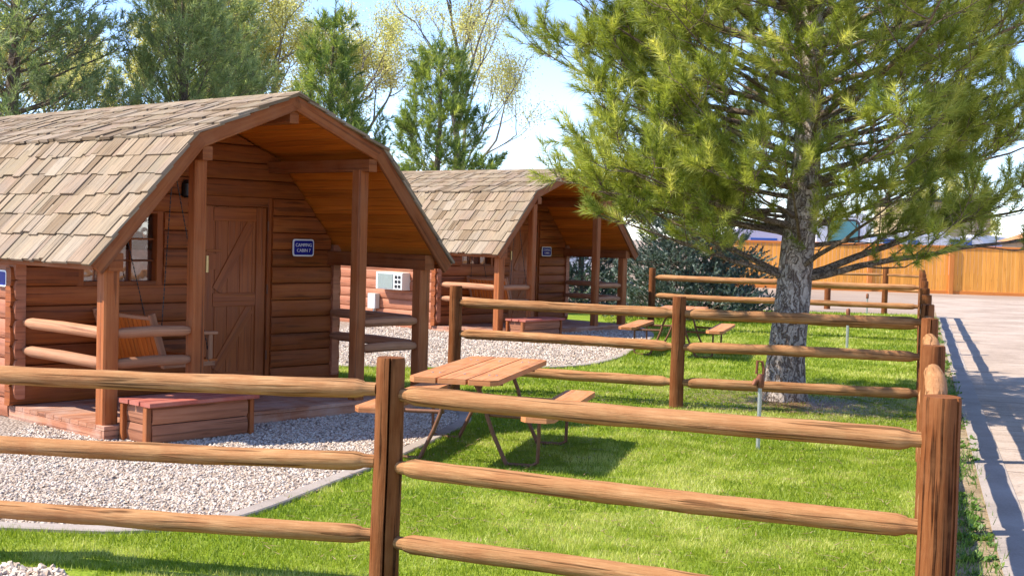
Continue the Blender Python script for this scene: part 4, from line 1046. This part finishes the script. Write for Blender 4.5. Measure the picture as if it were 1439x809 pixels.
trailer((20.6, 55, 0), 'long white trailer with a flat roof behind the orange fence', 2.1, 1.6, .6, M['rv_white'], M['rv_lavender'], [(-.6, .5, 1.6, 1.9)], .0)
trailer((10.7, 54, 0), 'lavender grey trailer left of the pine trunk', 3.2, 1.85, .55, M['rv_lavender'], M['blue_glass'], [(-.9, .2, 1.5, 1.9)], .12)
trailer((25.2, 54, 0), 'white trailer at the right edge behind the orange fence', 2.5, 1.75, .6, M['rv_white'], M['blue_glass'], [(-.5, .5, 1.55, 1.95)], .0)
trailer((1.6, 50, 0), 'white trailer glimpsed through the far cabin porch', 2.8, 1.9, .35, M['rv_white'], M['grille'], [(-.9, -.2, 1.0, 1.7), (.1, .9, 1.0, 1.7)], .05, wh=False)
# tan building with pale brick corner
o = empty('tan_building', (21.6, 64, 0)); tag(o, 'tan building with a pale brick corner beyond the orange fence', 'building')
m = MB(); m.block((-2.6, 0, 0), (1.0, 5, 3.9)); m.build('wall', M['rv_tan'], o); m = MB()
zb = 0.0
while zb < 3.9: m.block((1.0, -.05, zb), (1.7, 5, zb + .27)); zb += .3
m.build('brick_corner', M['brick'], o); m = MB(); m.block((-2.8, -.2, 3.9), (1.9, 5.2, 4.05)); m.build('roof', M['dark_paint'], o)
# little orange gabled shed
o = empty('garden_shed', (20.9, 51.6, 0)); tag(o, 'small orange gabled shed behind the board fence', 'shed')
m = MB(); m.block((-1.0, 0, 0), (1.0, 1.6, 2.05)); m.build('wall', M['rv_tan'], o); m = MB()
m.prism((0, 1.75, 0), (0, -.15, 0), [(-1.2, 2.02), (1.2, 2.02), (0, 2.42)], (0, 0, 1), .4); m.build('roof', M['shed_orange'], o)
# dark pickup cab seen above the fence
o = empty('parked_pickup', (22.7, 52.5, 0)); tag(o, 'dark pickup truck parked behind the orange fence near the right edge', 'truck')
m = MB(); m.prism((0, 1.8, 0), (0, 0, 0), [(-2.6, .5), (2.6, .5), (2.6, 1.25), (1.4, 1.35), (.8, 2.2), (-.6, 2.25), (-1.0, 1.4), (-2.6, 1.35)], (0, 0, 1), .5); m.build('body', M['dark_paint'], o, 30)
m = MB(); m.prism((0, -.012, 0), (0, -.003, 0), [(-.75, 1.45), (1.2, 1.45), (.72, 2.1), (-.5, 2.13)], (0, 0, 1), .5); m.build('window', M['glass'], o)
for sx in (-1.7, 1.7): m = MB(); m.tube([(sx, -.03, .42), (sx, .22, .42)], .42, 18); m.build('wheel', M['dark_paint'], o)

# pale spring trees far beyond the board fence
leafy((10.5, 72, 0), 'distant pale tree beyond the trailers, left of the pine trunk', 33, 8, .2, .16, 7000, .6, 'distant pale spring trees')
leafy((24.5, 75, 0), 'distant pale tree beyond the tan building, near the right edge', 37, 8, .2, .16, 7000, .6, 'distant pale spring trees')
leafy((5.2, 66, 0), 'distant pale tree seen above the blue spruce', 39, 7, .2, .16, 6000, .6, 'distant pale spring trees')
